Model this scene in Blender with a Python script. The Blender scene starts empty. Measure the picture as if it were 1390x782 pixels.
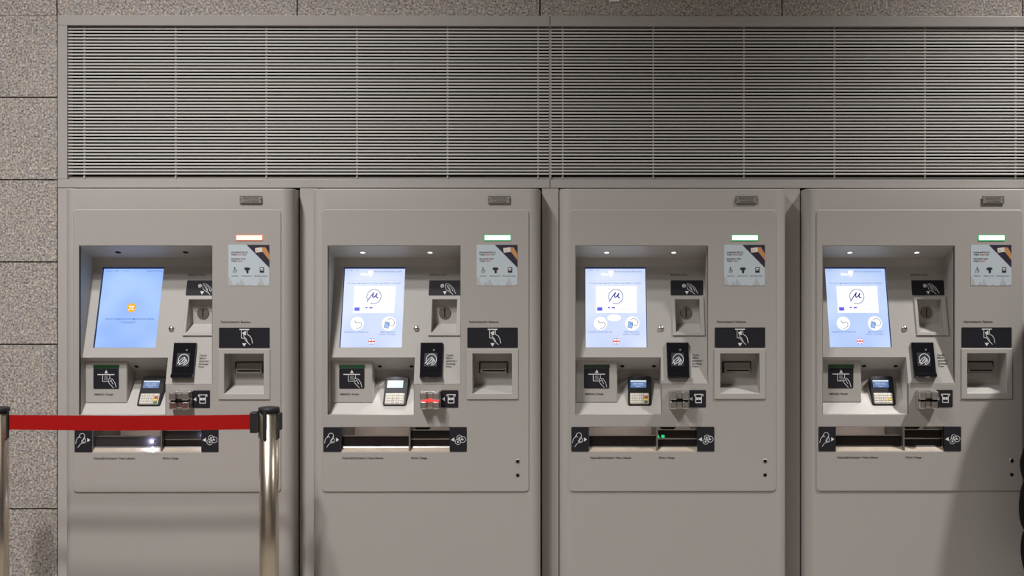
import bpy, bmesh, math, random
from mathutils import Vector, Matrix
from mathutils.geometry import tessellate_polygon

random.seed(7)
SC = bpy.context.scene
COL = SC.collection

# ------------------------------------------------------------------ camera model
F_PX, DIST, CAM_Z = 1517.0, 4.1, 1.52
VX, VY = 786.0, 350.0                 # where lines square to the wall converge
YAW = 0.0071
CS, SN = math.cos(YAW), math.sin(YAW)
PP = VX + F_PX * math.tan(YAW)
S = F_PX / DIST                       # pixels per metre on the plane of the machine fronts


def world(px, py, d=0.0):
    """Photograph measurement -> metres on the plane y = d."""
    q = (px - PP) / F_PX
    D = DIST + d
    X = D * (q * CS + SN) / (CS - q * SN)
    Z = CAM_Z + (VY - py) * (X * SN + D * CS) / F_PX
    return X, Z


# ------------------------------------------------------------------ materials
MATS = {}


def mat(name, color, rough=0.5, metal=0.0, spec=0.5, bump=0.0, bscale=300.0, var=0.0, coat=0.0, aniso=0.0):
    if name in MATS:
        return MATS[name]
    m = bpy.data.materials.new(name)
    m.use_nodes = True
    nt = m.node_tree
    b = nt.nodes['Principled BSDF']
    b.inputs['Base Color'].default_value = (*color, 1)
    b.inputs['Roughness'].default_value = rough
    b.inputs['Metallic'].default_value = metal
    b.inputs['Specular IOR Level'].default_value = spec
    b.inputs['Coat Weight'].default_value = coat
    tc = nt.nodes.new('ShaderNodeTexCoord')
    n = nt.nodes.new('ShaderNodeTexNoise')
    n.inputs['Scale'].default_value = bscale
    n.inputs['Detail'].default_value = 3
    nt.links.new(tc.outputs['Object'], n.inputs['Vector'])
    if var > 0:
        r = nt.nodes.new('ShaderNodeValToRGB')
        r.color_ramp.elements[0].position = 0.3
        r.color_ramp.elements[1].position = 0.7
        r.color_ramp.elements[0].color = (*[c * (1 - var) for c in color], 1)
        r.color_ramp.elements[1].color = (*[min(1, c * (1 + var)) for c in color], 1)
        nt.links.new(n.outputs['Fac'], r.inputs['Fac'])
        nt.links.new(r.outputs['Color'], b.inputs['Base Color'])
    if bump > 0:
        bp = nt.nodes.new('ShaderNodeBump')
        bp.inputs['Strength'].default_value = bump
        bp.inputs['Distance'].default_value = 0.001
        nt.links.new(n.outputs['Fac'], bp.inputs['Height'])
        nt.links.new(bp.outputs['Normal'], b.inputs['Normal'])
    MATS[name] = m
    return m


def glow(name, color, strength=1.0):
    if name in MATS:
        return MATS[name]
    m = bpy.data.materials.new(name)
    m.use_nodes = True
    b = m.node_tree.nodes['Principled BSDF']
    b.inputs['Base Color'].default_value = (0.02, 0.02, 0.02, 1)
    b.inputs['Roughness'].default_value = 0.3
    b.inputs['Emission Color'].default_value = (*color, 1)
    b.inputs['Emission Strength'].default_value = strength
    MATS[name] = m
    return m


def srgb(r, g, b):
    f = lambda c: (c / 255) / 12.92 if c / 255 <= 0.04045 else ((c / 255 + 0.055) / 1.055) ** 2.4
    return f(r), f(g), f(b)


PAINT = mat('grey_paint', (0.40, 0.375, 0.352), 0.42, bump=0.06, bscale=420, var=0.015)
PANEL = mat('grey_brown_paint', (0.45, 0.42, 0.40), 0.38, bump=0.05, bscale=400, var=0.015)
HOUSE = mat('grey_housing_paint', (0.44, 0.42, 0.395), 0.45, bump=0.06, bscale=420, var=0.015)
BLACK = mat('black_plastic', (0.012, 0.012, 0.015), 0.35)
GLOSSB = mat('gloss_black', (0.008, 0.008, 0.011), 0.16)
SIGN = mat('sign_navy_black', (0.014, 0.014, 0.02), 0.55, spec=0.3)
INK = mat('white_ink', (0.75, 0.75, 0.76), 0.6)
INKG = mat('grey_ink', (0.16, 0.16, 0.18), 0.6)
TEXT = mat('black_ink', (0.015, 0.014, 0.014), 0.6)
DARK = mat('dark_void', (0.006, 0.006, 0.006), 0.8, spec=0.1)
CHROME = mat('chrome', (0.62, 0.60, 0.57), 0.26, 1.0)
STEEL = mat('brushed_steel', (0.50, 0.47, 0.43), 0.28, 1.0)
SATIN = mat('satin_silver', (0.46, 0.445, 0.42), 0.36, 0.35)
POLE = mat('polished_pole', (0.70, 0.61, 0.49), 0.27, 1.0)
BLOCK = mat('block_metal', (0.52, 0.50, 0.48), 0.27, 0.85)
SCUFF = mat('scuffed_flap', (0.028, 0.025, 0.025), 0.42, spec=0.5, bump=0.4, bscale=260)
MUD = mat('coin_bronze', (0.20, 0.175, 0.15), 0.4, 0.5)
FLAP = mat('smoked_flap', (0.014, 0.010, 0.009), 0.08, spec=0.3)
LIP = mat('worn_steel_lip', (0.56, 0.47, 0.37), 0.35, 0.25, var=0.15, bscale=18)
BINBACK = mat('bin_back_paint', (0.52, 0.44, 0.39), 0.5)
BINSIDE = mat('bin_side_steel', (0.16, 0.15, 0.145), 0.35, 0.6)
BLADE = mat('louvre_silver', (0.60, 0.585, 0.56), 0.5, 0.1)
RAIL = mat('louvre_frame', (0.42, 0.395, 0.378), 0.42, bump=0.04, bscale=400, var=0.02)
BELT = mat('red_webbing', (0.36, 0.006, 0.005), 0.8, spec=0.15, bump=0.25, bscale=900, var=0.06)
RUBBER = mat('black_rubber', (0.014, 0.015, 0.016), 0.5)
KEYC = mat('key_cream', (0.72, 0.68, 0.60), 0.5)
KEYP = mat('keypad_plate', (0.50, 0.46, 0.40), 0.4)
KRED = mat('key_red', (0.55, 0.02, 0.02), 0.5)
KYEL = mat('key_yellow', (0.8, 0.6, 0.02), 0.5)
KGRN = mat('key_green', (0.03, 0.16, 0.05), 0.5)
GREENBAR = mat('green_slot_bar', (0.012, 0.055, 0.018), 0.35)
GREENDK = mat('dark_green_slot_bar', (0.010, 0.030, 0.020), 0.35)
P_BLUE = mat('poster_pale_blue', srgb(190, 201, 208), 0.55)
P_NAVY = mat('poster_navy', srgb(44, 38, 56), 0.55)
P_SKIN = mat('poster_skin', srgb(196, 140, 88), 0.55)
P_CARD = mat('poster_card', srgb(222, 220, 214), 0.55)
P_ORNG = mat('poster_orange', srgb(205, 105, 60), 0.55)
P_HILL = mat('poster_silhouette', srgb(178, 182, 184), 0.55)
PLATE = mat('engraved_plate', (0.26, 0.24, 0.225), 0.45)
EMBOSS = mat('engraved_mark', (0.055, 0.05, 0.047), 0.5)


def granite():
    m = bpy.data.materials.new('speckled_granite')
    m.use_nodes = True
    nt = m.node_tree
    b = nt.nodes['Principled BSDF']
    b.inputs['Roughness'].default_value = 0.55
    tc = nt.nodes.new('ShaderNodeTexCoord')
    n1 = nt.nodes.new('ShaderNodeTexNoise')
    n1.inputs['Scale'].default_value = 135
    n1.inputs['Detail'].default_value = 2.5
    n1.inputs['Roughness'].default_value = 0.72
    r1 = nt.nodes.new('ShaderNodeValToRGB')
    e = r1.color_ramp.elements
    e[0].position, e[0].color = 0.33, (0.085, 0.077, 0.072, 1)
    e[1].position, e[1].color = 0.66, (0.70, 0.65, 0.59, 1)
    k = e.new(0.43); k.color = (0.27, 0.25, 0.23, 1)
    k = e.new(0.55); k.color = (0.45, 0.415, 0.38, 1)
    n2 = nt.nodes.new('ShaderNodeTexNoise')
    n2.inputs['Scale'].default_value = 45
    n2.inputs['Detail'].default_value = 1
    r2 = nt.nodes.new('ShaderNodeValToRGB')
    r2.color_ramp.elements[0].position, r2.color_ramp.elements[0].color = 0.35, (0.9, 0.9, 0.93, 1)
    r2.color_ramp.elements[1].position, r2.color_ramp.elements[1].color = 0.65, (1.05, 1.0, 0.95, 1)
    mx = nt.nodes.new('ShaderNodeMix')
    mx.data_type = 'RGBA'; mx.blend_type = 'MULTIPLY'; mx.inputs[0].default_value = 1
    L = nt.links.new
    L(tc.outputs['Object'], n1.inputs['Vector']); L(tc.outputs['Object'], n2.inputs['Vector'])
    L(n1.outputs['Fac'], r1.inputs['Fac']); L(n2.outputs['Fac'], r2.inputs['Fac'])
    L(r1.outputs['Color'], mx.inputs[6]); L(r2.outputs['Color'], mx.inputs[7])
    L(mx.outputs[2], b.inputs['Base Color'])
    return m


GRANITE = granite()
JOINT = mat('black_joint', (0.01, 0.009, 0.009), 0.9, spec=0.1)
FLOORM = mat('floor_stone', (0.27, 0.25, 0.225), 0.35, var=0.2, bscale=60)
CEILM = mat('ceiling_panel', (0.20, 0.18, 0.16), 0.7)
HALLM = mat('hall_wall', (0.36, 0.31, 0.26), 0.6, var=0.3, bscale=2)

# ------------------------------------------------------------------ frames: where a flat face of the machine lies
REF = 781.8          # left edge of the big recess in the photograph, third machine
HALF = 131.5         # local origin: middle of the machine's width (pixels from that edge)


class Frame:
    """A plane of the machine: depth = d0 + slope * (v0 - v), v being a height in photograph pixels at the front face."""

    def __init__(self, d0=0.0, v0=0.0, slope=0.0):
        self.d0, self.v0, self.slope = d0, v0, slope
        t = Vector((0, slope, 1 / S)).normalized()
        self.n = Vector((0, -t.z, t.y))

    def depth(self, v):
        return self.d0 + self.slope * (self.v0 - v)

    def real(self, u, v, out=0.0):
        p = Vector(((u - HALF) / S, self.depth(v), CAM_Z + (VY - v) / S))
        return p + self.n * out

    def uv(self, px, py):
        v = py
        for _ in range(12):
            v = VY + (py - VY) * (DIST + self.depth(v)) / DIST
        k = (DIST + self.depth(v)) / DIST
        return (px - VX) * k + VX - REF, v

    def __call__(self, px, py, out=0.0):
        u, v = self.uv(px, py)
        return self.real(u, v, out)


FACE = Frame()
PSL = 0.000775
SLOPE = Frame(0, 521, PSL)                 # the leaning plate that carries screen and reader
RCPT = Frame(0.05)
NOTE = Frame(0.075)
COINB = Frame(0.112)
TERM = Frame(0.040, 552.2, 0.00139)        # leaning face of the payment terminal


def area2(p):
    return sum(p[i][0] * p[(i + 1) % len(p)][1] - p[(i + 1) % len(p)][0] * p[i][1] for i in range(len(p)))


def offset_loop(p, d):
    """d > 0 shrinks a counter-clockwise loop (in x right / y up sense)."""
    n = len(p)
    sgn = 1 if area2(p) > 0 else -1
    out = []
    for i in range(n):
        a, b, c = p[i - 1], p[i], p[(i + 1) % n]
        e1 = Vector((b[0] - a[0], b[1] - a[1])); e2 = Vector((c[0] - b[0], c[1] - b[1]))
        if e1.length < 1e-9 or e2.length < 1e-9:
            out.append(b); continue
        n1 = Vector((-e1.y, e1.x)).normalized() * sgn; n2 = Vector((-e2.y, e2.x)).normalized() * sgn
        m = n1 + n2
        if m.length < 1e-6:
            m = n1
        m.normalize()
        k = d / max(0.35, m.dot(n1))
        out.append((b[0] + m.x * k, b[1] + m.y * k))
    return out


def rrect(x0, y0, x1, y1, r=0.0, n=4):
    x0, x1 = min(x0, x1), max(x0, x1); y0, y1 = min(y0, y1), max(y0, y1)
    if r <= 0:
        return [(x0, y0), (x1, y0), (x1, y1), (x0, y1)]
    pts = []
    for cx, cy, a0 in ((x1 - r, y1 - r, 0), (x0 + r, y1 - r, 90), (x0 + r, y0 + r, 180), (x1 - r, y0 + r, 270)):
        for i in range(n + 1):
            a = math.radians(a0 + 90 * i / n)
            pts.append((cx + r * math.cos(a), cy + r * math.sin(a)))
    return pts


def circle(cx, cy, r, n=20, ry=None):
    ry = r if ry is None else ry
    return [(cx + r * math.cos(2 * math.pi * i / n), cy + ry * math.sin(2 * math.pi * i / n)) for i in range(n)]


FONT_CACHE = {}


def font_geo(body):
    if body in FONT_CACHE:
        return FONT_CACHE[body]
    c = bpy.data.curves.new('text', 'FONT')
    c.body = body; c.size = 1.0; c.offset = 0.001; c.resolution_u = 3
    o = bpy.data.objects.new('text', c)
    COL.objects.link(o)
    bpy.context.view_layer.update()
    me = o.evaluated_get(bpy.context.evaluated_depsgraph_get()).to_mesh()
    vs = [(v.co.x, v.co.y) for v in me.vertices]
    fs = [tuple(p.vertices) for p in me.polygons]
    bpy.data.objects.remove(o); bpy.data.curves.remove(c)
    FONT_CACHE[body] = (vs, fs)
    return vs, fs


class Geo:
    def __init__(self, fr=None, real=False):
        self.v, self.f, self.m, self.sm, self.mats = [], [], [], [], []
        self.fr, self.is_real = fr, real

    def P(self, a, b, out=0.0):
        if self.fr is None:
            return Vector((a, b, out))
        return self.fr.real(a, b, out) if self.is_real else self.fr(a, b, out)

    def mi(self, m):
        if m not in self.mats:
            self.mats.append(m)
        return self.mats.index(m)

    def face(self, pts, m, smooth=False):
        i = len(self.v)
        self.v += [Vector(p) for p in pts]
        self.f.append(tuple(range(i, i + len(pts)))); self.m.append(self.mi(m)); self.sm.append(smooth)

    def indexed(self, pts, faces, m, smooth=False):
        i = len(self.v)
        self.v += [Vector(p) for p in pts]
        k = self.mi(m)
        for f in faces:
            self.f.append(tuple(a + i for a in f)); self.m.append(k); self.sm.append(smooth)

    def poly(self, pts, m, out=0.0, holes=()):
        loops = [list(pts)] + [list(h) for h in holes]
        flat = [p for l in loops for p in l]
        tris = tessellate_polygon([[Vector((p[0], p[1], 0)) for p in l] for l in loops])
        self.indexed([self.P(p[0], p[1], out) for p in flat], tris, m)

    def sheet(self, outer, m, front, back, ch=0.0, holes=(), back_cap=False):
        """A flat piece with rounded outline, holes and a chamfered rim; front/back are heights off the frame."""
        o2 = offset_loop(outer, ch * S) if ch else outer
        h2 = [offset_loop(h, -ch * S) if ch else h for h in holes]
        self.poly(o2, m, front, h2)
        for loop, inner in [(outer, o2)] + list(zip(holes, h2)):
            rings = [(inner, front)] if ch else []
            rings += [(loop, front - ch), (loop, back)]
            n = len(loop)
            for (la, ya), (lb, yb) in zip(rings[:-1], rings[1:]):
                pts = [self.P(p[0], p[1], ya) for p in la] + [self.P(p[0], p[1], yb) for p in lb]
                self.indexed(pts, [(i, (i + 1) % n, n + (i + 1) % n, n + i) for i in range(n)], m)
        if back_cap:
            self.poly(outer, m, back, holes)

    def slab(self, x0, y0, x1, y1, m, front=0.002, back=0.0, r=0.0, ch=0.0):
        self.sheet(rrect(x0, y0, x1, y1, r), m, front, back, ch, back_cap=True)

    def stroke(self, pts, w, m, out=0.0, closed=False):
        pts = list(pts)
        if len(pts) >= 5 and not closed:
            for _ in range(2):
                new = [pts[0]]
                for a, b in zip(pts[:-1], pts[1:]):
                    new += [(a[0] * .75 + b[0] * .25, a[1] * .75 + b[1] * .25), (a[0] * .25 + b[0] * .75, a[1] * .25 + b[1] * .75)]
                pts = new + [pts[-1]]
        segs = list(zip(pts[:-1], pts[1:])) + ([(pts[-1], pts[0])] if closed else [])
        h = w / 2
        for i, (a, b) in enumerate(segs):
            dx, dy = b[0] - a[0], b[1] - a[1]
            l = math.hypot(dx, dy)
            if l < 1e-6:
                continue
            ux, uy = dx / l, dy / l
            e = h * 0.5
            a2 = (a[0] - ux * e, a[1] - uy * e); b2 = (b[0] + ux * e, b[1] + uy * e)
            nx, ny = -uy * h, ux * h
            q = out + 0.00003 * (i % 5)
            self.face([self.P(a2[0] + nx, a2[1] + ny, q), self.P(b2[0] + nx, b2[1] + ny, q),
                       self.P(b2[0] - nx, b2[1] - ny, q), self.P(a2[0] - nx, a2[1] - ny, q)], m)

    def text(self, body, x, y, h, m, out=0.0, width=None, align='l', shear=0.0):
        """x, y: baseline start; h: capital height; y grows downwards in photograph pixels."""
        vs, fs = font_geo(body)
        if not vs:
            return
        k = h / 0.73
        x0 = min(v[0] for v in vs); x1 = max(v[0] for v in vs)
        kx = width / (x1 - x0) if width else k
        off = {'l': 0, 'c': -(x1 - x0) * kx / 2, 'r': -(x1 - x0) * kx}[align]
        for dx, dz in ((-0.022, 0.0), (0.022, 0.00004)):        # a bold cut
            self.indexed([self.P(x + off + (a + dx - x0) * kx, y - b * k, out + dz) for a, b in vs], fs, m)

    def box(self, lo, hi, m, bev=0.0):
        """Axis-aligned box in metres with chamfered edges."""
        bm = bmesh.new()
        bmesh.ops.create_cube(bm, size=1)
        for v in bm.verts:
            v.co = Vector([lo[i] + (v.co[i] + 0.5) * (hi[i] - lo[i]) for i in range(3)])
        if bev:
            bmesh.ops.bevel(bm, geom=list(bm.edges), offset=bev, segments=2, profile=0.5, affect='EDGES')
        self.add_bm(bm, m)

    def add_bm(self, bm, m, smooth=False):
        bm.verts.index_update()
        self.indexed([v.co.copy() for v in bm.verts], [tuple(v.index for v in f.verts) for f in bm.faces], m, smooth)
        bm.free()

    def lathe(self, prof, m, center=(0, 0, 0), axis='z', n=32, smooth=True, cap=True):
        """prof: list of (radius, height)."""
        C = Vector(center)
        pts = []
        for r, z in prof:
            for i in range(n):
                a = 2 * math.pi * i / n
                p = Vector((r * math.cos(a), r * math.sin(a), z))
                if axis == 'y':
                    p = Vector((p.x, -p.z, p.y))
                elif isinstance(axis, Matrix):
                    p = axis @ p
                pts.append(C + p)
        fs = []
        for j in range(len(prof) - 1):
            for i in range(n):
                fs.append((j * n + i, j * n + (i + 1) % n, (j + 1) * n + (i + 1) % n, (j + 1) * n + i))
        base = len(self.v)
        self.indexed(pts, fs, m, smooth)
        if cap:
            k = self.mi(m)
            for ring in (0, len(prof) - 1):
                if prof[ring][0] > 1e-6:
                    self.f.append(tuple(base + ring * n + i for i in range(n))); self.m.append(k); self.sm.append(False)

    def mesh(self, name):
        me = bpy.data.meshes.new(name)
        me.from_pydata([tuple(v) for v in self.v], [], self.f)
        for m in self.mats:
            me.materials.append(m)
        me.polygons.foreach_set('material_index', self.m)
        me.polygons.foreach_set('use_smooth', self.sm)
        bm = bmesh.new(); bm.from_mesh(me)
        bmesh.ops.remove_doubles(bm, verts=bm.verts, dist=1e-6)
        bmesh.ops.recalc_face_normals(bm, faces=bm.faces)
        bm.to_mesh(me); bm.free()
        return me


def obj(name, geo, parent=None, loc=None):
    me = geo.mesh(name) if isinstance(geo, Geo) else geo
    o = bpy.data.objects.new(name, me)
    COL.objects.link(o)
    if parent:
        o.parent = parent
    if loc:
        o.location = loc
    return o


def tag(o, label, cat, group=None):
    o['label'] = label; o['category'] = cat
    if group:
        o['group'] = group
    return o


def struct(name, geo):
    o = obj(name, geo)
    o['kind'] = 'structure'
    return o


def empty(name, loc=(0, 0, 0)):
    o = bpy.data.objects.new(name, None)
    COL.objects.link(o); o.location = loc; o.empty_display_size = 0.1
    return o


def raw(u, v, d):
    """Machine-local point from front-face pixels and a depth in metres."""
    return Vector(((u - HALF) / S, d, CAM_Z + (VY - v) / S))


# ------------------------------------------------------------------ one ticket machine
BODY_L, BODY_R, BODY_TOP = -22.5, 287.0, 256.0
DOOR = (-8.5, 284.5, 272.5, 667.5)
RW, R_TOP, R_MID, R_IN, R_BOT = 179.3, 334.0, 521.0, 116.3, 563.0
NB = (196.2, 480.0, 249.4, 534.0)           # banknote niche
TR = (17.8, 580.0, 165.2, 613.0)            # ticket and change tray
CACHE = {}


def cached(key, fn):
    if key not in CACHE:
        CACHE[key] = fn()
    return CACHE[key]


def body_mesh():
    z1 = CAM_Z + (VY - BODY_TOP) / S
    xl, xr = (BODY_L - HALF) / S, (BODY_R - HALF) / S
    yf, yb, r = 0.004, 0.60, 0.040
    prof = [(xl, yb)]
    for i in range(13):
        a = math.pi + math.pi / 2 * i / 12
        prof.append((xl + r + r * math.cos(a), yf + r + r * math.sin(a)))
    for i in range(13):
        a = 1.5 * math.pi + math.pi / 2 * i / 12
        prof.append((xr - r + r * math.cos(a), yf + r + r * math.sin(a)))
    prof.append((xr, yb))
    rt = 0.005
    rows = [(0.09, 0.0), (z1 - rt, 0.0)] + [(z1 - rt + rt * math.sin(a), rt * (1 - math.cos(a))) for a in (0.4, 0.8, 1.2, math.pi / 2)]
    bm = bmesh.new()
    rings = []
    for z, ins in rows:
        loop = offset_loop(prof, ins) if ins else prof
        rings.append([bm.verts.new((p[0], p[1], z)) for p in loop])
    n = len(prof)
    for a, b in zip(rings[:-1], rings[1:]):
        for i in range(n):
            f = bm.faces.new((a[i], a[(i + 1) % n], b[(i + 1) % n], b[i]))
            f.smooth = 1 <= i < n - 2
    bm.faces.new(list(reversed(rings[0]))); bm.faces.new(rings[-1])
    bmesh.ops.recalc_face_normals(bm, faces=bm.faces)
    me = bpy.data.meshes.new('cabinet'); bm.to_mesh(me); bm.free()
    me.materials.append(PAINT)
    o = bpy.data.objects.new('cabinet', me); COL.objects.link(o)
    g = Geo()
    g.box(((DOOR[0] + 5 - HALF) / S, -0.05, CAM_Z + (VY - DOOR[3] + 5) / S), ((DOOR[2] - 5 - HALF) / S, 0.40, CAM_Z + (VY - DOOR[1] - 5) / S), PAINT)
    c = obj('cut', g)
    md = o.modifiers.new('b', 'BOOLEAN'); md.operation = 'DIFFERENCE'; md.object = c; md.solver = 'EXACT'
    bpy.context.view_layer.update()
    out = bpy.data.meshes.new_from_object(o.evaluated_get(bpy.context.evaluated_depsgraph_get()))
    out.name = 'cabinet'
    bpy.data.objects.remove(o); bpy.data.objects.remove(c)
    if not out.materials:
        out.materials.append(PAINT)
    try:
        out.set_sharp_from_angle(angle=math.radians(35))
    except Exception:
        pass
    return out


def plinth_geo():
    g = Geo()
    g.box(((BODY_L + 6 - HALF) / S, 0.03, 0.0), ((BODY_R - 6 - HALF) / S, 0.58, 0.10), BLACK, 0.004)
    return g


def door_geo():
    g = Geo(FACE, True)
    outer = rrect(*DOOR, 5, 6)
    recess = [(0, R_TOP), (RW, R_TOP), (RW, R_MID), (R_IN, R_MID), (R_IN, R_BOT), (0, R_BOT)]
    g.sheet(outer, PAINT, 0.0, -0.012, 0.0022, holes=[recess, rrect(*NB), rrect(*TR)])
    return g


SCR = (13.6, 362.6, 98.6, 474.0)            # filled in below from photograph pixels


def scr_rect():
    a = SLOPE.uv(794.2, 363.0); b = SLOPE.uv(878.4, 471.6)
    return (a[0], a[1], b[0] + 0.3, b[1])


def coin_open():
    a = SLOPE.uv(916.6, 407.0); b = SLOPE.uv(951.2, 451.3)
    return (a[0], a[1], b[0], b[1])


def housing_geo():
    g = Geo(SLOPE, True)
    W, I = RW, R_IN
    A = lambda u, v, d: raw(u, v, d)
    top_b, top_v2 = (0.125, 350.0), (SLOPE.depth(362), 362.0)
    pe = SLOPE.depth(486)
    # ceiling, upright back strip
    g.face([A(0, R_TOP, 0), A(W, R_TOP, 0), A(W, 350, 0.125), A(0, 350, 0.125)], HOUSE)
    g.face([A(0, 350, 0.125), A(W, 350, 0.125), A(W, 362, top_v2[0]), A(0, 362, top_v2[0])], HOUSE)
    # leaning plate with openings for the screen and the coin niche
    sx = scr_rect(); co = coin_open()
    outer = [(0, 362), (W, 362), (W, R_MID), (I, R_MID), (I, 486), (0, 486)]
    g.poly(outer, HOUSE, 0.0, [rrect(*sx), rrect(*co)])
    # lower cavity
    cb = (0.125, 508.7); fb = (0.125, 519.0); fk = (0.020, 562.4)
    g.face([A(0, 486, pe), A(I, 486, pe), A(I, cb[1], cb[0]), A(0, cb[1], cb[0])], HOUSE)
    g.face([A(0, cb[1], cb[0]), A(I, cb[1], cb[0]), A(I, fb[1], fb[0]), A(0, fb[1], fb[0])], HOUSE)
    g.face([A(0, fb[1], fb[0]), A(I, fb[1], fb[0]), A(I, fk[1], fk[0]), A(0, fk[1], fk[0])], HOUSE)
    g.face([A(0, fk[1], fk[0]), A(I, fk[1], fk[0]), A(I, R_BOT, 0), A(0, R_BOT, 0)], HOUSE)
    # side walls
    def wall(u, prof):
        tri = tessellate_polygon([[Vector((d * S, v, 0)) for d, v in prof]])
        g.indexed([A(u, v, d) for d, v in prof], tri, HOUSE)
    wall(0, [(0, R_TOP), top_b, top_v2[::1], (pe, 486), cb, fb, fk, (0, R_BOT)])
    wall(W, [(0, R_TOP), top_b, top_v2, (0, R_MID)])
    wall(I, [(0, R_MID), (pe, 486), cb, fb, fk, (0, R_BOT)])
    # coin niche
    u0, v0, u1, v1 = co
    db = COINB.d0
    d0, d1 = SLOPE.depth(v0), SLOPE.depth(v1)
    vf = 442.0
    g.face([A(u0, v0, db), A(u1, v0, db), A(u1, vf, db), A(u0, vf, db)], HOUSE)
    g.face([A(u0, v0, d0), A(u1, v0, d0), A(u1, v0, db), A(u0, v0, db)], HOUSE)
    g.face([A(u0, vf, db), A(u1, vf, db), A(u1, v1, d1), A(u0, v1, d1)], HOUSE)
    for u in (u0, u1):
        g.face([A(u, v0, d0), A(u, v0, db), A(u, vf, db), A(u, v1, d1)], HOUSE)
    return g


def receipt_box_geo():
    g = Geo()
    d = RCPT.d0
    u0, u1, vt, vb = 0.6, 57.0, 487.0, 549.0
    A = raw
    c = 1.0
    g.face([A(u0, vt, d), A(u1 - c, vt, d), A(u1 - c, vb - c, d), A(u0, vb - c, d)], HOUSE)
    g.face([A(u1 - c, vt, d), A(u1, vt, d + 0.003), A(u1, vb, d + 0.003), A(u1 - c, vb - c, d)], HOUSE)
    g.face([A(u0, vb - c, d), A(u1 - c, vb - c, d), A(u1, vb, d + 0.003), A(u0, vb, d + 0.003)], HOUSE)
    g.face([A(u1, vt, d + 0.003), A(u1, vt, 0.124), A(u1, vb, 0.124), A(u1, vb, d + 0.003)], HOUSE)
    g.face([A(u0, vb, d + 0.003), A(u1, vb, d + 0.003), A(u1, vb, 0.124), A(u0, vb, 0.124)], HOUSE)
    g.face([A(u0, vt, d), A(u1, vt, d), A(u1, vt, 0.124), A(u0, vt, 0.124)], HOUSE)
    return g


def niche_geo():
    """Banknote niche: walls, raised rim."""
    g = Geo(FACE, True)
    u0, v0, u1, v1 = NB
    D = NOTE.d0
    vf = 524.6
    A = raw
    g.sheet(rrect(188.3, 473.5, 257.9, 542, 1.0), HOUSE, 0.004, 0.0, 0.0015, holes=[rrect(*NB)])
    g.face([A(u0, v0, D), A(u1, v0, D), A(u1, vf, D), A(u0, vf, D)], HOUSE)
    g.face([A(u0, v0, 0), A(u1, v0, 0), A(u1, v0, D), A(u0, v0, D)], HOUSE)
    g.face([A(u0, vf, D), A(u1, vf, D), A(u1, v1, 0), A(u0, v1, 0)], HOUSE)
    for u in (u0, u1):
        g.face([A(u, v0, 0), A(u, v0, D), A(u, vf, D), A(u, v1, 0)], HOUSE)
    return g


def note_mouth_geo():
    g = Geo(NOTE)
    g.slab(980.4, 490.4, 1020.0, 506.2, BLACK, 0.002, 0.0, 0.5)
    # silver mouth that leans forward, with the slot in its lower lip
    P = NOTE
    a = [P(983, 492.4, 0.003), P(1018, 492.4, 0.003), P(1018, 500.6, 0.018), P(983, 500.6, 0.018)]
    g.face(a, SATIN)
    b = [P(984.5, 505.6, 0.020), P(1016.5, 505.6, 0.020)]
    g.face([a[3], a[2], P(1018, 504.6, 0.020), P(983, 504.6, 0.020)], SATIN)
    g.face([P(983, 504.6, 0.020), P(1018, 504.6, 0.020), P(1017, 506.4, 0.012), P(984, 506.4, 0.012)], CHROME)
    g.face([a[0], a[3], P(983, 504.6, 0.020), P(984, 506.4, 0.002)], SATIN)
    g.face([a[1], a[2], P(1018, 504.6, 0.020), P(1017, 506.4, 0.002)], SATIN)
    g.face([P(984, 506.4, 0.012), P(1017, 506.4, 0.012), P(1017, 506.4, 0.0), P(984, 506.4, 0.0)], SATIN)
    return g


def note_slot_geo():
    g = Geo(NOTE)
    g.slab(985.5, 501.6, 1016.5, 503.4, DARK, 0.0206, 0.016, 0.6)
    return g


def tray_geo():
    """Bins behind the dark flaps."""
    g = Geo()
    A = raw
    u0, v0, u1, v1 = TR
    D = 0.25
    for a, b in ((u0, 109.3), (111.6, u1)):
        g.face([A(a, v0 - 12, D), A(b, v0 - 12, D), A(b, 607, D), A(a, 607, D)], BINBACK)
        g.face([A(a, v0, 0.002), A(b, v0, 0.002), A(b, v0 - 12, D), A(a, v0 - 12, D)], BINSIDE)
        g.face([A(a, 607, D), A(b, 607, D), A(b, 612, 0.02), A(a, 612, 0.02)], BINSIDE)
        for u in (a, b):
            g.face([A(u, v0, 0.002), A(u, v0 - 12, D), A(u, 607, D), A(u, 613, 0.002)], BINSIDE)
    return g


def tray_lip_geo():
    g = Geo()
    A = raw
    u0, v0, u1, v1 = TR
    g.face([A(u0, 612.8, 0.001), A(u1, 612.8, 0.001), A(u1, 608.6, 0.018), A(u0, 608.6, 0.018)], LIP)
    g.face([A(u0, 608.6, 0.018), A(u1, 608.6, 0.018), A(u1, 607.0, 0.020), A(u0, 607.0, 0.020)], CHROME)
    g.face([A(u0, 607.0, 0.020), A(u1, 607.0, 0.020), A(u1, 608.6, 0.026), A(u0, 608.6, 0.026)], CHROME)
    return g


def flap_geo(u0, v0, u1, v1, FLAP=FLAP):
    g = Geo(Frame(0.024), True)
    g.slab(u0, v0, u1, v1, FLAP, 0.0, -0.003, 0.0, 0.0006)
    g.slab(u0, v0 - 0.9, u1, v0 + 0.1, CHROME, 0.0004, -0.003)
    return g


def divider_geo():
    g = Geo(FACE, True)
    g.slab(109.4, TR[1], 111.5, 611, STEEL, -0.003, -0.03, 0)
    return g


def chute_geo():
    g = Geo(Frame(0.05), True)
    g.sheet([(114, 578), (138, 578), (137, 583), (134, 585.6), (118, 585.6), (115, 583)], BLACK, 0.01, -0.05, 0.001)
    return g


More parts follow.
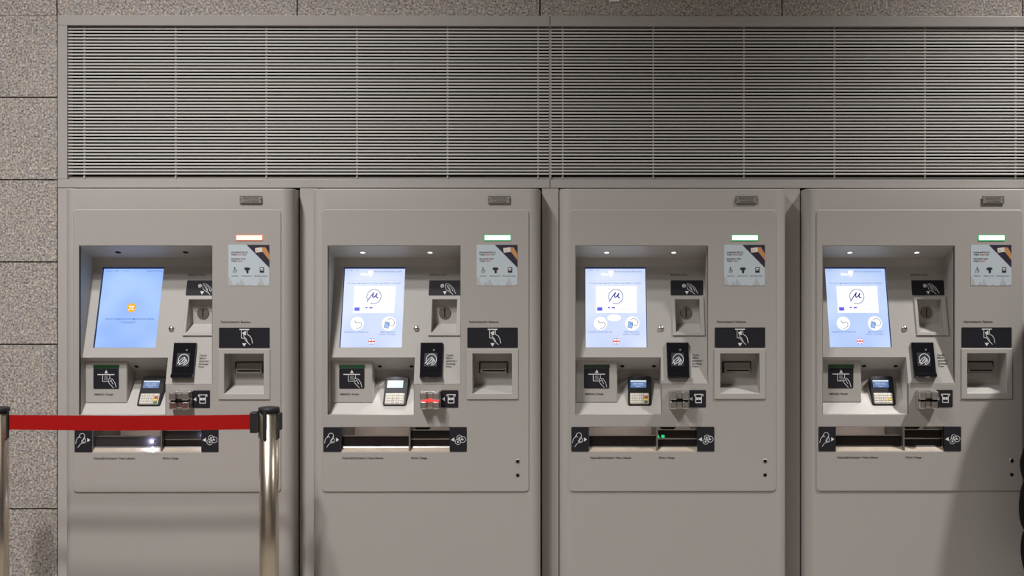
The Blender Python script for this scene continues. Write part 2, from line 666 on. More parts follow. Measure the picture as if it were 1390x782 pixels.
def caption(fr, rows):
    g = Geo(fr)
    for body, x, y, h, w in rows:
        g.text(body, x, y, h, TEXT, 0.0006, w)
    return g


Z7 = lambda ox, oy: (lambda pts: [(ox + x / 7.82, oy + y / 7.82) for x, y in pts])


def sign_geo(fr, x0, y0, x1, y1, draw, base=0.0, th=0.0015):
    g = Geo(fr)
    g.slab(x0, y0, x1, y1, SIGN, base + th, base, 1.2, 0.0004)
    draw(g, base + th + 0.0003)
    return g


def draw_hand(g, q, T, w=0.62):
    pass


def draw_coin(g, q):
    T = Z7(870, 320)
    g.poly([(p[0], p[1]) for p in circle(928.6, 388.2, 2.5)], INK, q)
    g.stroke(T([(465, 530), (455, 535), (463, 545)]), 0.7, SIGN, q + 0.0002)
    g.poly(T([(470, 590), (510, 590), (490, 625)]), INK, q)
    w = 0.6
    g.stroke(T([(495, 508), (520, 512), (550, 530), (580, 560), (592, 590), (605, 614)]), w, INK, q)
    g.stroke(T([(492, 512), (490, 545), (500, 572), (530, 590), (555, 605), (575, 625)]), w, INK, q)
    g.stroke(T([(500, 522), (525, 545), (545, 575)]), w, INK, q)
    g.stroke(T([(512, 545), (530, 565), (548, 590)]), w, INK, q)
    g.stroke(T([(525, 525), (560, 560), (575, 590)]), w, INK, q)


def draw_note(g, q):
    T = Z7(960, 400)
    w = 0.75
    g.stroke(T([(302, 368), (400, 368)]), 1.5, INK, q)
    g.stroke(T([(320, 372), (320, 458), (342, 462)]), w, INK, q)
    g.stroke(T([(380, 372), (380, 420)]), w, INK, q)
    g.poly(T([(368, 380), (330, 405), (345, 425), (368, 430)]), INK, q)
    g.stroke(T([(345, 425), (350, 460), (372, 492), (412, 530)]), w, INK, q)
    g.stroke(T([(380, 420), (410, 437), (428, 465), (438, 515)]), w, INK, q)
    g.stroke(T([(356, 450), (372, 470), (385, 500)]), w, INK, q)
    g.poly(T([(328, 514), (374, 514), (350, 550)]), INK, q)


def draw_receipt(g, q):
    T = Z7(770, 480)
    w = 0.7
    g.poly(T([(315, 170), (334, 205), (297, 205)]), INK, q)
    g.stroke(T([(226, 219), (400, 219)]), 1.1, INK, q)
    g.stroke(T([(278, 225), (278, 290), (335, 290)]), w, INK, q)
    g.stroke(T([(354, 225), (354, 258)]), w, INK, q)
    g.poly(T([(296, 232), (334, 232), (334, 278), (296, 278)]), INKG, q)
    g.stroke(T([(340, 270), (342, 305), (362, 328), (378, 345), (396, 362)]), w, INK, q)
    g.stroke(T([(345, 260), (382, 268), (408, 305), (422, 356)]), w, INK, q)
    g.stroke(T([(352, 290), (368, 280), (376, 300), (388, 320)]), w, INK, q)


def draw_ticket(g, q):
    T = Z7(770, 560)
    w = 0.62
    g.stroke(T([(58, 322), (66, 282), (96, 244), (90, 262)]), w, INK, q)
    g.stroke(T([(96, 244), (103, 220), (140, 213), (156, 240), (150, 256), (118, 300)]), w, INK, q)
    g.stroke(T([(96, 244), (112, 262)]), w, INK, q)
    g.stroke(T([(82, 364), (112, 320), (158, 316), (166, 296), (146, 252)]), w, INK, q)
    g.stroke(T([(150, 268), (120, 312), (150, 306)]), w, INK, q)
    g.poly(T([(180, 264), (180, 308), (211, 286)]), INK, q)


def draw_change(g, q):
    T = Z7(870, 560)
    for cx, cy, r in ((703, 266, 27), (737, 284, 32), (689, 309, 29)):
        g.stroke(T(circle(cx, cy, r, 18)), 0.6, INK, q, True)
        g.poly(T(circle(cx, cy, 11, 10)), INK, q)
        g.stroke(T([(cx + 2, cy - 4), (cx + 9, cy - 10)]), 0.8, SIGN, q + 0.0002)
    g.poly(T([(612, 287), (650, 264), (650, 308)]), INK, q)


def draw_cardsign(g, q):
    T = Z7(870, 480)
    g.poly(T([(517, 482), (548, 461), (548, 501)]), INK, q)
    g.stroke(T([(572, 452), (572, 434), (660, 434), (660, 452)]), 1.0, INK, q)
    g.stroke(T([(584, 445), (584, 522), (645, 522), (645, 445)]), 0.9, INK, q)
    g.poly(T(rrect(588, 466, 640, 492, 6, 2)), INK, q)
    g.poly(T(rrect(611, 468, 616, 490)), SIGN, q + 0.0002)


def reader_geo():
    g = Geo(SLOPE)
    # tall black contactless reader with a ledge along its foot
    g.sheet([(904.5, 466), (934.4, 466), (935.8, 513.8), (906.2, 513.8)], GLOSSB, 0.013, 0.0, 0.0012, back_cap=True)
    g.slab(906.4, 508.3, 935.6, 513.6, GLOSSB, 0.022, 0.0125, 1.0, 0.0012)
    g.poly(circle(923.2, 476.0, 1.3, 12), INKG, 0.0136)
    return g


def emblem_geo():
    g = Geo(SLOPE)
    T = Z7(870, 480)
    q = 0.0134
    EMB = mat('emblem_square', (0.03, 0.03, 0.045), 0.4)
    g.slab(911.0, 480.0, 928.2, 498.2, EMB, q + 0.0006, q - 0.0006, 0.5)
    q += 0.0009
    arc = [(395 + 55 * math.cos(a), 70 + 58 * math.sin(a)) for a in [math.radians(t) for t in range(-225, 100, 15)]]
    g.stroke(T(arc), 0.8, INK, q)
    for pts in ([(332, 112), (362, 70), (400, 42), (410, 50), (374, 92), (352, 118)],
                [(374, 92), (412, 58), (424, 66), (392, 106), (352, 124)],
                [(392, 106), (426, 74), (432, 86), (402, 118)]):
        g.stroke(T(pts), 0.75, INK, q)
    return g


def card_block_geo():
    """Chrome hand-swipe card mouth: four rounded lobes round a dark slot."""
    g = Geo()
    X = lambda u: (u - HALF) / S
    Z = lambda v: CAM_Z + (VY - v) / S
    u0, u1, v0, v1 = 126.2, 153.6, 529.6, 554.2
    um0, um1, vm = 136.0, 143.6, 542.2
    g.box((X(u0), -0.020, Z(v1)), (X(u1), 0.0, Z(v0)), BLOCK, 0.003)
    for a, b in ((u0 + .6, um0), (um1, u1 - .6)):
        g.box((X(a), -0.046, Z(vm - 0.9)), (X(b), -0.012, Z(v0 + .5)), BLOCK, 0.0045)
        g.box((X(a), -0.042, Z(v1 - .5)), (X(b), -0.012, Z(vm + 0.9)), CHROME, 0.0045)
    g.box((X(um0 - .5), -0.030, Z(vm - 1.2)), (X(um1 + .5), -0.012, Z(v0 + 2)), BLOCK, 0.003)
    g.box((X(um0 - .5), -0.027, Z(v1 - 2)), (X(um1 + .5), -0.012, Z(vm + 1.2)), CHROME, 0.003)
    return g


def card_slot_geo(m):
    g = Geo()
    X = lambda u: (u - HALF) / S
    Z = lambda v: CAM_Z + (VY - v) / S
    g.box((X(128.5), -0.0385, Z(543.0)), (X(151.5), -0.010, Z(541.4)), m)
    return g


def terminal_geo():
    g = Geo(TERM)
    x0, x1 = 852.6, 884.2
    g.sheet(rrect(x0, 511.2, x1, 550.4, 2.6, 4), mat('terminal_black', (0.008, 0.008, 0.010), 0.42, spec=0.22), 0.0, -0.024, 0.0016, back_cap=True)
    return g


def keypad_geo():
    g = Geo(TERM)
    g.slab(855.4, 533.9, 881.0, 548.6, KEYP, 0.0016, 0.0, 1.2, 0.0004)
    return g


def key_geo(i, j, m):
    g = Geo(TERM)
    x = 856.4 + i * 6.1; y = 534.9 + j * 3.35
    g.slab(x, y, x + 4.7, y + 2.5, m, 0.0040, 0.0014, 0.5, 0.0006)
    if i < 3:
        lab = [['1', '2', '3'], ['4', '5', '6'], ['7', '8', '9'], ['*', '0', '#']][j][i]
        g.text(lab, x + 2.4, y + 2.0, 1.5, TEXT, 0.0043, align='c')
    return g


def term_screen_geo(kind):
    g = Geo(TERM)
    bg = glow('terminal_screen_glare', srgb(176, 200, 222), 1.0) if kind == 1 else glow('terminal_screen_blue', srgb(86, 118, 170), 1.0)  # pale version has the glare on the glass put into its glow
    fg = glow('terminal_screen_text', srgb(214, 226, 240), 1.0)
    g.slab(856.0, 516.6, 877.4, 526.4, bg, 0.0012, 0.0, 0.3)
    g.poly(rrect(856.0, 516.6, 877.4, 518.6), fg, 0.0016)
    if kind != 1:
        g.text('Καλώς ορίσατε', 866.7, 521.2, 1.2, fg, 0.0016, 14, 'c')
        g.text('Περάστε κάρτα', 866.7, 523.4, 1.2, fg, 0.0016, 15, 'c')
        g.text('ή πιέστε', 866.7, 525.6, 1.2, fg, 0.0016, 7, 'c')
    return g


# ---------------- screens
def screen_bg(name, c0, c1):
    if name in MATS:
        return MATS[name]
    m = bpy.data.materials.new(name); m.use_nodes = True
    nt = m.node_tree; b = nt.nodes['Principled BSDF']
    b.inputs['Base Color'].default_value = (0.02, 0.02, 0.02, 1); b.inputs['Roughness'].default_value = 0.25
    tc = nt.nodes.new('ShaderNodeTexCoord'); mp = nt.nodes.new('ShaderNodeMapping')
    mp.inputs['Scale'].default_value = (5, 5, 5)
    n = nt.nodes.new('ShaderNodeTexNoise'); n.inputs['Scale'].default_value = 1.0; n.inputs['Detail'].default_value = 1
    r = nt.nodes.new('ShaderNodeValToRGB')
    r.color_ramp.elements[0].position = 0.35; r.color_ramp.elements[0].color = (*c0, 1)
    r.color_ramp.elements[1].position = 0.65; r.color_ramp.elements[1].color = (*c1, 1)
    L = nt.links.new
    L(tc.outputs['Object'], mp.inputs['Vector']); L(mp.outputs['Vector'], n.inputs['Vector'])
    L(n.outputs['Fac'], r.inputs['Fac']); L(r.outputs['Color'], b.inputs['Emission Color'])
    b.inputs['Emission Strength'].default_value = 1.0
    MATS[name] = m
    return m


SREC = -0.010          # the glass sits this far under the plate
BLUE_T = lambda: glow('screen_text_blue', srgb(40, 92, 190), 1.0)
NAVY_T = lambda: glow('screen_logo_blue', srgb(26, 40, 150), 1.0)
WHITE_T = lambda: glow('screen_white', (1.0, 1.0, 1.0), 1.02)


def screen_rim_geo():
    g = Geo(SLOPE, True)
    u0, v0, u1, v1 = scr_rect()
    a = rrect(u0, v0, u1, v1)
    pts = [g.P(p[0], p[1], 0.0003) for p in a] + [g.P(p[0], p[1], SREC - 0.001) for p in a]
    g.indexed(pts, [(i, (i + 1) % 4, 4 + (i + 1) % 4, 4 + i) for i in range(4)], GLOSSB)
    # narrow dark glass border, blue backlight bleed put into its emission
    b = rrect(u0 + 0.6, v0 + 1.0, u1 - 0.6, v1 - 0.3)
    g.poly(a, glow('screen_border', (0.006, 0.035, 0.17), 1.0), SREC + 0.0002, [b])
    return g


def screen_geo(kind):
    g = Geo(SLOPE, True)
    u0, v0, u1, v1 = scr_rect()
    sfr = SLOPE
    bg = screen_bg('screen_blue_sky', srgb(140, 178, 250), srgb(176, 208, 255)) if kind == 0 else screen_bg('screen_pale_blue_%d' % (kind == 3), *((srgb(196, 212, 250), srgb(226, 236, 255)) if kind != 3 else (srgb(172, 198, 250), srgb(206, 224, 255))))
    g.poly(rrect(u0, v0, u1, v1), bg, SREC)
    T = lambda pts: [sfr.uv(x, y) for x, y in pts]
    q = SREC + 0.0004
    def txt(body, x, y, h, m, w=None, align='l'):
        vs, fs = font_geo(body)
        k = h / 0.73
        xa = min(v[0] for v in vs); xb = max(v[0] for v in vs)
        kx = w / (xb - xa) if w else k
        off = {'l': 0, 'c': -(xb - xa) * kx / 2}[align]
        p = T([(x + off + (a - xa) * kx, y - b * k) for a, b in vs])
        g.indexed([sfr.real(a, b, q + 0.0003) for a, b in p], fs, m)
    BT = BLUE_T()
    if kind == 0:
        txt('10:34:12', 798.2, 367.6, 1.5, BT, 8); txt('28/11', 810, 367.6, 1.5, BT, 7); txt('V1.2.5', 820.5, 367.6, 1.5, BT, 8)
        txt('ΕΚΤΟΣ ΛΕΙΤΟΥΡΓΙΑΣ', 854, 367.8, 1.5, BT, 20)
        YEL = glow('screen_yellow', srgb(246, 178, 22), 1.0)
        cx, cy = 838.2, 416.8
        g.poly(T(circle(cx, cy, 6.3, 24)), YEL, q)
        W = WHITE_T()
        g.poly(T(rrect(cx - 3.3, cy - 2.6, cx - 0.3, cy - 0.4, 0.6, 2)), W, q + 0.0003)
        g.poly(T(rrect(cx + 0.3, cy - 2.6, cx + 3.3, cy - 0.4, 0.6, 2)), W, q + 0.0003)
        g.stroke(T([(cx - 3.4, cy + 3.2), (cx - 1.6, cy + 1.6), (cx + 1.6, cy + 1.6), (cx + 3.4, cy + 3.2)]), 1.1, W, q + 0.0003)
        txt('Αυτή η συσκευή είναι προσωρινά εκτός', 838, 433.2, 2.6, BT, 66, 'c')
        txt('λειτουργίας', 836.5, 437.6, 2.6, BT, 19, 'c')
        return g
    W = WHITE_T(); N = NAVY_T()
    GL = glow('screen_header_lilac', srgb(196, 206, 248), 1.0)
    txt('ATM 0402', 796.4, 366.6, 1.3, BT, 9); txt('v 2', 808.5, 366.6, 1.3, BT, 5)
    # banner: hand holding a card
    Z = Z7(770, 320)
    g.poly(T(Z([(360, 388), (415, 392), (440, 405), (440, 416), (360, 414)])), W, q)
    g.poly(T(Z(rrect(438, 364, 492, 406, 8, 2))), W, q + 0.0002)
    g.poly(T(Z(circle(466, 412, 18, 12))), W, q + 0.0004)
    txt('Αυτό το μηχάνημα δίνει ρέστα', 834.6, 368.6, 2.2, BT, 37)
    g.stroke(T([(798, 379.4), (875, 379.4)]), 0.35, GL, q)
    txt('Για αγορά, επαναφόρτιση ή έλεγχο, ακολουθήστε τις οδηγίες', 799.5, 384.4, 2.0, BT, 72)
    g.poly(T(Z(rrect(305, 528, 742, 814))), W, q)
    # round line logo: a mu whose tail runs out of the ring
    cx, cy, r = 836.2, 401.8, 9.7
    ring = [(cx + r * math.cos(t), cy + r * math.sin(t)) for t in [math.radians(a) for a in range(150, 150 + 331, 10)]]
    ring = [(cx + r * math.cos(math.radians(a)), cy + r * math.sin(math.radians(a))) for a in range(-205, 121, 8)]
    g.stroke(T(ring), 0.75, N, q + 0.0004)
    g.stroke(T(Z([(447, 692), (492, 625), (514, 598)])), 1.2, N, q + 0.0005)
    g.stroke(T(Z([(514, 598), (502, 632), (508, 646), (520, 646), (536, 630), (550, 606)])), 1.5, N, q + 0.0005)
    g.stroke(T(Z([(550, 606), (540, 634), (546, 648), (562, 655)])), 1.5, N, q + 0.0005)
    PALE = glow('screen_pale_mark', srgb(205, 212, 232), 1.0)
    VIO = glow('screen_flag_blue', srgb(96, 100, 226), 1.0)
    txt('ΜΕΤΡΟ', 836.4, 407.2, 1.4, PALE, 8, 'c')
    g.poly(T(Z(rrect(320, 754, 374, 790))), VIO, q + 0.0004)
    txt('ΕΛ', 820.2, 420.4, 2.2, PALE, 4)
    g.poly(T(Z(rrect(434, 751, 456, 763))), VIO, q + 0.0004); g.poly(T(Z(rrect(476, 751, 510, 765))), VIO, q + 0.0004)
    txt('ΔΗΜΟΣΙΟ', 840, 419.8, 1.6, PALE, 12); txt('ΕΣΠΑ', 853, 419.8, 1.6, PALE, 8)
    # two round buttons
    Zb = Z7(770, 400)
    ll = glow('screen_line_grey', srgb(64, 74, 104), 1.0)
    cb = glow('screen_card_blue', srgb(150, 190, 246), 1.0)
    g.poly(T(Zb(circle(356, 300, 72, 28))), W, q)
    g.poly(T(Zb(circle(694, 300, 76, 28))), W, q)
    g.stroke(T(Zb([(334, 278), (352, 300), (362, 290), (392, 284), (405, 305), (402, 330), (380, 352), (348, 350)])), 0.6, ll, q + 0.0004)
    g.stroke(T(Zb([(352, 300), (330, 268)])), 0.6, ll, q + 0.0004)
    g.poly(T(Zb([(656, 278), (700, 290), (690, 352), (644, 340)])), cb, q + 0.0003)
    g.stroke(T(Zb([(656, 278), (700, 290), (690, 352), (644, 340)])), 0.5, ll, q + 0.0004, True)
    g.stroke(T(Zb([(676, 262), (706, 246), (740, 258), (757, 292), (744, 322), (712, 324), (690, 306), (668, 300)])), 0.6, ll, q + 0.0006)
    txt('Αγοράστε το εισιτήριό σας', 815.3, 450.8, 2.0, BT, 33, 'c')
    txt('Επαναφορτίστε', 858.2, 450.8, 2.0, BT, 20, 'c')
    txt('κάρτες / εισιτήρια', 857.6, 453.9, 2.0, BT, 23, 'c')
    if kind == 2:
        g.poly(T(Zb(circle(500, 240, 74, 28, 38))), W, q + 0.0002)
    # round union flag button
    cx, cy, r = 836.6, 462.6, 4.7
    FB = glow('flag_blue', srgb(52, 62, 190), 1.0); FR = glow('flag_red', srgb(226, 52, 66), 1.0)
    g.poly(T(circle(cx, cy, r, 24)), W, q + 0.0002)
    for a0 in (0, 90, 180, 270):
        for (s0, s1) in (((20, 34), (50, 76)) if a0 in (0, 180) else ((14, 40), (56, 70))):
            arc = [(cx + r * math.cos(math.radians(a0 + t)), cy + r * math.sin(math.radians(a0 + t))) for t in (s0, (s0 + s1) / 2, s1)]
            m_ = math.radians(a0 + (s0 + s1) / 2)
            g.poly(T([(cx + 2.9 * math.cos(m_), cy + 2.9 * math.sin(m_))] + arc), FB, q + 0.0004)
    g.poly(T(rrect(cx - r, cy - 0.75, cx + r, cy + 0.75)), FR, q + 0.0006)
    g.poly(T(rrect(cx - 0.35, cy - r, cx + 0.35, cy + r)), FR, q + 0.0006)
    return g


def poster_geo():
    g = Geo(FACE)
    x0, y0, x1, y1 = 983.3, 332.3, 1038.6, 387.8
    g.slab(x0, y0, x1, y1, P_BLUE, 0.0008, 0.0)
    q = 0.0011
    T = Z7(960, 320)
    g.poly(T([(375, 97), (615, 97), (615, 340)]), P_NAVY, q)
    g.poly(T([(530, 122), (575, 124), (596, 160), (615, 196), (615, 262), (580, 215), (552, 180), (535, 168)]), P_SKIN, q + 0.0002)
    g.poly(T([(464, 132), (536, 122), (542, 170), (470, 180)]), P_CARD, q + 0.0003)
    g.stroke(T([(486, 142), (480, 152), (486, 164), (512, 160)]), 0.5, P_SKIN, q + 0.0005)
    q2 = q + 0.0002
    g.text('ΕΠΑΝΑΦΟΡΤΙΣΕ ΤΟ', 987.0, 343.6, 2.0, TEXT, q2, 22)
    g.text('THESS', 987.0, 346.6, 2.0, TEXT, q2, 7.4)
    g.text('TICKET', 995.2, 346.6, 2.0, P_ORNG, q2, 7.4)
    g.text('ΣΟΥ', 1003.4, 346.6, 2.0, TEXT, q2, 4.6)
    g.text('RECHARGE YOUR', 987.0, 352.4, 2.0, TEXT, q2, 19.4)
    g.text('THESS', 987.0, 355.4, 2.0, TEXT, q2, 7.4)
    g.text('TICKET', 995.2, 355.4, 2.0, P_ORNG, q2, 7.4)
    # three little pictures
    g.poly(T(circle(250, 343, 8, 8)), TEXT, q2)
    g.stroke(T([(240, 360), (232, 385), (236, 398)]), 0.5, TEXT, q2); g.stroke(T([(252, 360), (250, 395)]), 0.5, TEXT, q2)
    g.stroke(T([(240, 360), (262, 360), (270, 380)]), 0.5, TEXT, q2); g.stroke(T([(262, 396), (272, 362)]), 0.4, TEXT, q2)
    g.poly(T([(348, 348), (362, 337), (400, 337), (414, 348), (408, 362), (396, 364), (396, 392), (384, 402), (374, 396), (370, 366), (354, 362)]), P_NAVY, q2)
    g.poly(T(rrect(514, 336, 560, 392)), P_NAVY, q2)
    g.poly(T([(520, 344), (550, 344), (550, 352), (532, 358), (520, 358)]), P_CARD, q2 + 0.0002)
    g.poly(T([(524, 366), (556, 360), (556, 366), (524, 372)]), P_CARD, q2 + 0.0002)
    g.text('Πλησίασε', 987.4, 375.2, 1.1, TEXT, q2, 9.4)
    g.text('Επικοινωνία', 1001.4, 375.2, 1.1, TEXT, q2, 13.6)
    g.text('Επαναφόρτιση κάρτας', 1018.4, 375.2, 1.1, TEXT, q2, 17.6)
    for pts in ([(182, 528), (182, 440), (200, 440), (214, 480), (236, 528)], [(250, 528), (270, 495), (285, 488), (296, 510), (308, 490), (316, 460), (326, 462), (336, 492), (362, 528)],
                [(400, 528), (408, 510), (416, 516), (424, 528)], [(486, 528), (500, 496), (508, 490), (522, 446), (530, 446), (544, 490), (552, 494), (566, 528)], [(584, 528), (598, 512), (612, 516), (612, 528)]):
        g.poly(T(pts), P_HILL, q)
    return g


def build_machine(i, X0, label):
    root = empty('ticket_machine', (X0 + HALF / S, 0, 0))
    tag(root, label, 'ticket machine', 'ticket machines in the row')
    P = lambda name, key, fn, par=root: obj(name, cached(key, lambda: (lambda r: r.mesh(name) if isinstance(r, Geo) else r)(fn())), par)
    P('cabinet', 'cab', body_mesh)
    P('plinth', 'pl', plinth_geo)
    door = P('front_panel', 'door', door_geo)
    hs = P('recess_housing', 'house', housing_geo)
    # spotlights in the ceiling of the recess
    on = i > 0
    for u in (42.6, 135.2):
        g = Geo()
        n = Vector((0, 16 / S, -0.125)); n = Vector((0, -16 / S, -0.125)).normalized()
        c = raw(u, 342.4, 0.0656)
        M = n.to_track_quat('Z', 'Y').to_matrix()
        em = glow('spot_on', (1.0, 0.97, 1.0), 3.0) if on else DARK
        g.lathe([(0.0108, 0.0), (0.0108, 0.0012), (0.0092, 0.0016)], SATIN if on else BLACK, c, M, 20)
        g.lathe([(0.0092, 0.0014), (0.006, 0.0024)], em, c, M, 20)
        obj('spotlight', g, hs)
    for u in (64.5, 108.4):
        g = Geo()
        c = raw(u, 486 + 22.7 * 0.63, 0.026 + 0.099 * 0.63)
        n = Vector((0, -22.7 / S, -0.099)).normalized()
        M = n.to_track_quat('Z', 'Y').to_matrix()
        g.lathe([(0.0078, 0.0), (0.0078, 0.0012), (0.006, 0.0012)], DARK, c, M, 16)
        obj('lamp_hole', g, hs)
    # screen
    sc = obj('touch_screen', screen_geo(i).mesh('touch_screen'), root)
    sc['label'] = ['blue out-of-order screen with a yellow sad face', 'pale blue menu screen with a round logo', 'pale blue menu screen with a white glare spot', 'light blue menu screen with a round logo'][i]
    P('screen_border', 'srim', screen_rim_geo, sc)
    # coin unit on the leaning plate
    cu = P('coin_bezel', 'coinb', lambda: coin_bezel())
    P('coin_slot_disc', 'coind', coin_disc, cu)
    P('coin_sign', 'coins', lambda: sign_geo(SLOPE, 910.6, 380.6, 954.8, 401.0, draw_coin))
    P('push_button', 'btn', button_geo)
    rd = P('contactless_reader', 'rd', reader_geo)
    P('reader_emblem', 'emb', emblem_geo, rd)
    # receipts
    rb = P('receipt_unit', 'rbox', receipt_box_geo)
    green = i in (0, 3)
    gb = Geo(RCPT)
    gb.slab(793.0, 495.1, 827.8, 499.8, {0: GREENBAR, 1: mat('bright_green_slot_bar', (0.02, 0.085, 0.035), 0.35), 2: GREENDK, 3: mat('mid_green_slot_bar', (0.014, 0.07, 0.02), 0.35)}[i], 0.002, 0.0, 0.4)
    obj('receipt_slot', gb, rb)
    P('receipt_sign', 'rsign', lambda: sign_geo(RCPT, 793.0, 500.2, 827.2, 527.2, draw_receipt), rb)
    # payment terminal and its keys
    tm = P('payment_terminal', 'term', terminal_geo)
    obj('terminal_screen', term_screen_geo(i).mesh('terminal_screen'), tm)
    P('keypad', 'kpad', keypad_geo, tm)
    for j in range(4):
        for k in range(4):
            m = KEYC
            if k == 3 and i != 1:  # overexposure painted in: washed-out function keys of two machines made cream
                m = {0: KEYC, 1: KRED, 2: KYEL, 3: KGRN}[j] if i != 3 else {0: KEYC, 1: KEYC, 2: KYEL, 3: KEYC}[j]
            P('key', 'key%d%d%s' % (k, j, m.name), lambda k=k, j=j, m=m: key_geo(k, j, m), tm)
    # banknotes
    nu = P('banknote_niche', 'niche', niche_geo)
    P('banknote_mouth', 'mouth', note_mouth_geo, nu)
    P('banknote_slot', 'nslot', note_slot_geo, nu)
    P('banknote_sign', 'nsign', lambda: sign_geo(FACE, 970.6, 444.6, 1039.0, 472.0, draw_note))
    # card mouth
    cb = P('card_reader', 'cblock', card_block_geo)
    gm = glow('red_slot_glow', (1.0, 0.03, 0.03), 2.6) if i == 1 else DARK
    s = P('card_slot', 'cslot' + gm.name, lambda: card_slot_geo(gm), cb)
    if i == 1:
        s['label'] = 'glowing red card slot'
    P('card_sign', 'csign', lambda: sign_geo(FACE, 935.4, 529.6, 958.5, 553.2, draw_cardsign))
    # tray
    tr = P('collection_tray', 'tray', tray_geo)
    P('tray_lip', 'lip', tray_lip_geo, tr)
    P('tray_flap', 'fl1%d' % (i == 0), lambda: flap_geo(17.8, 593.2, 109.3, 609.0, SCUFF if i == 0 else FLAP), tr)
    P('tray_flap', 'fl2%d' % (i == 0), lambda: flap_geo(111.6, 585.4, 165.2, 596.0, SCUFF if i == 0 else FLAP), tr)
    P('tray_flap', 'fl3', lambda: flap_geo(111.6, 597.8, 165.2, 609.0), tr)
    P('tray_divider', 'div', divider_geo, tr)
    P('coin_chute', 'chute', chute_geo, tr)
    P('ticket_sign', 'tsign', lambda: sign_geo(FACE, 775.7, 579.6, 799.4, 613.0, draw_ticket))
    P('change_sign', 'gsign', lambda: sign_geo(FACE, 946.6, 579.6, 970.0, 613.0, draw_change))
    if i == 2:
        gg = Geo(Frame(0.0235))
        GG = glow('green_reflection', (0.02, 0.75, 0.25), 0.9)  # green reflections in the tray, painted as glowing patches
        gg.sheet([(893.2, 589.2), (896.0, 594.4), (893.2, 594.4)], GG, 0.002, 0)
        gg.slab(897.8, 590.6, 902.4, 594.4, GG, 0.002, 0, 1.2)
        o = obj('green_glint', gg, tr); o['label'] = 'small green reflections glowing in the change tray'
    if i == 0:
        gg = Geo(Frame(0.0235), True)
        c = gg.P(96, 600.2, 0.003)
        gg.lathe([(0.0034, 0.0), (0.0034, 0.002), (0.002, 0.0034)], glow('tray_lamp', (0.8, 0.82, 1.0), 14.0), c, 'y', 14)
        o = obj('tray_lamp', gg, tr); o['label'] = 'bluish white lamp shining in the ticket tray'
        l = bpy.data.lights.new('tray_glow_light', 'POINT'); l.energy = 0.16; l.color = (0.62, 0.62, 1.0); l.shadow_soft_size = 0.004
        lo = bpy.data.objects.new('tray_glow_light', l); COL.objects.link(lo); lo.parent = root
        lo.location = raw(93, 600.4, 0.012)
        l2 = l.copy(); l2.energy = 0.03  # second point light, added for a bluish patch on the change flap
        lo = bpy.data.objects.new('tray_glow_light', l2); COL.objects.link(lo); lo.parent = root
        lo.location = raw(162, 592.0, 0.012)
    # status light, nameplate, locks, poster, captions
    g = Geo(FACE)
    rim, core = ((glow('status_orange_rim', (1.0, 0.22, 0.10), 1.1), glow('status_orange', (1.0, 0.86, 0.70), 1.3)) if i == 0 else
                 (glow('status_green_rim', (0.03, 0.62, 0.20), 1.1), glow('status_green', (0.90, 1.0, 0.94), 1.5)))
    g.slab(993.6, 318.9, 1029.6, 326.5, rim, 0.002, 0.0, 0.6)
    g.slab(994.3, 319.6, 1028.9, 325.8, core, 0.0024, 0.0, 0.4)
    o = obj('status_light', g, root); o['label'] = 'orange status light' if i == 0 else 'green status light'
    P('poster', 'poster', poster_geo)
    P('nameplate', 'name', nameplate_geo)
    P('lock', 'lock1', lambda: lock_geo(1039.0, 626.0, 0.0086))
    P('lock', 'lock2', lambda: lock_geo(1039.0, 645.0, 0.0064))
    P('caption', 'cap1', lambda: caption(SLOPE, [('Κέρματα / Coins', 911.0, 374.2, 2.5, 22)]))
    P('caption', 'cap2', lambda: caption(FACE, [('Χαρτονομίσματα / Banknotes', 973.0, 438.2, 2.8, 40)]))
    P('caption', 'cap3', lambda: caption(SLOPE, [('Σημείο', 939.8, 483.4, 2.6, 9.4), ('Επανα-', 939.8, 487.2, 2.6, 9.0), ('φόρτισης /', 940.2, 491.2, 2.6, 14.4), ('Recharge', 940.3, 495.0, 2.6, 12.6), ('Point', 940.3, 498.8, 2.6, 7.6)]))
    P('caption', 'cap4', lambda: caption(RCPT, [('Απόδειξη / Receipt', 794.2, 536.0, 2.6, 25.4)]))
    P('caption', 'cap5', lambda: caption(FACE, [('Παραλαβή Εισιτηρίων / Ticket Collection', 801.4, 622.8, 2.8, 55.6)]))
    P('caption', 'cap6', lambda: caption(FACE, [('Ρέστα / Change', 894.8, 622.8, 2.8, 21)]))
    # added fill lights hidden above the tray openings, brightening the bin backs
    for u, wd in ((63.0, 80), (138.0, 44)):
        l = bpy.data.lights.new('bin_fill_light', 'AREA'); l.shape = 'RECTANGLE'; l.size = wd / S; l.size_y = 0.03
        l.energy = 0.22 * wd / 80; l.color = (1.0, 0.93, 0.88)
        lo = bpy.data.objects.new('bin_fill_light', l); COL.objects.link(lo); lo.parent = root
        lo.location = raw(u, 574, 0.13)
        lo.rotation_euler = (math.radians(35), 0, 0)
    # lamps of the lower cavity
    if i in (1, 2, 3):
        for u in (84.0,):
            l = bpy.data.lights.new('cavity_lamp', 'SPOT'); l.energy = {1: 0.85, 2: 0.12, 3: 0.6}[i]; l.color = (1.0, 0.98, 0.95)
            l.spot_size = math.radians(120); l.spot_blend = 0.8; l.shadow_soft_size = 0.006
            lo = bpy.data.objects.new('cavity_lamp', l); COL.objects.link(lo); lo.parent = root
            lo.location = raw(u, 486 + 22.7 * 0.63 + 1.0, 0.026 + 0.099 * 0.63)
            lo.rotation_euler = (math.radians(18) * -1, 0, 0)
    return root


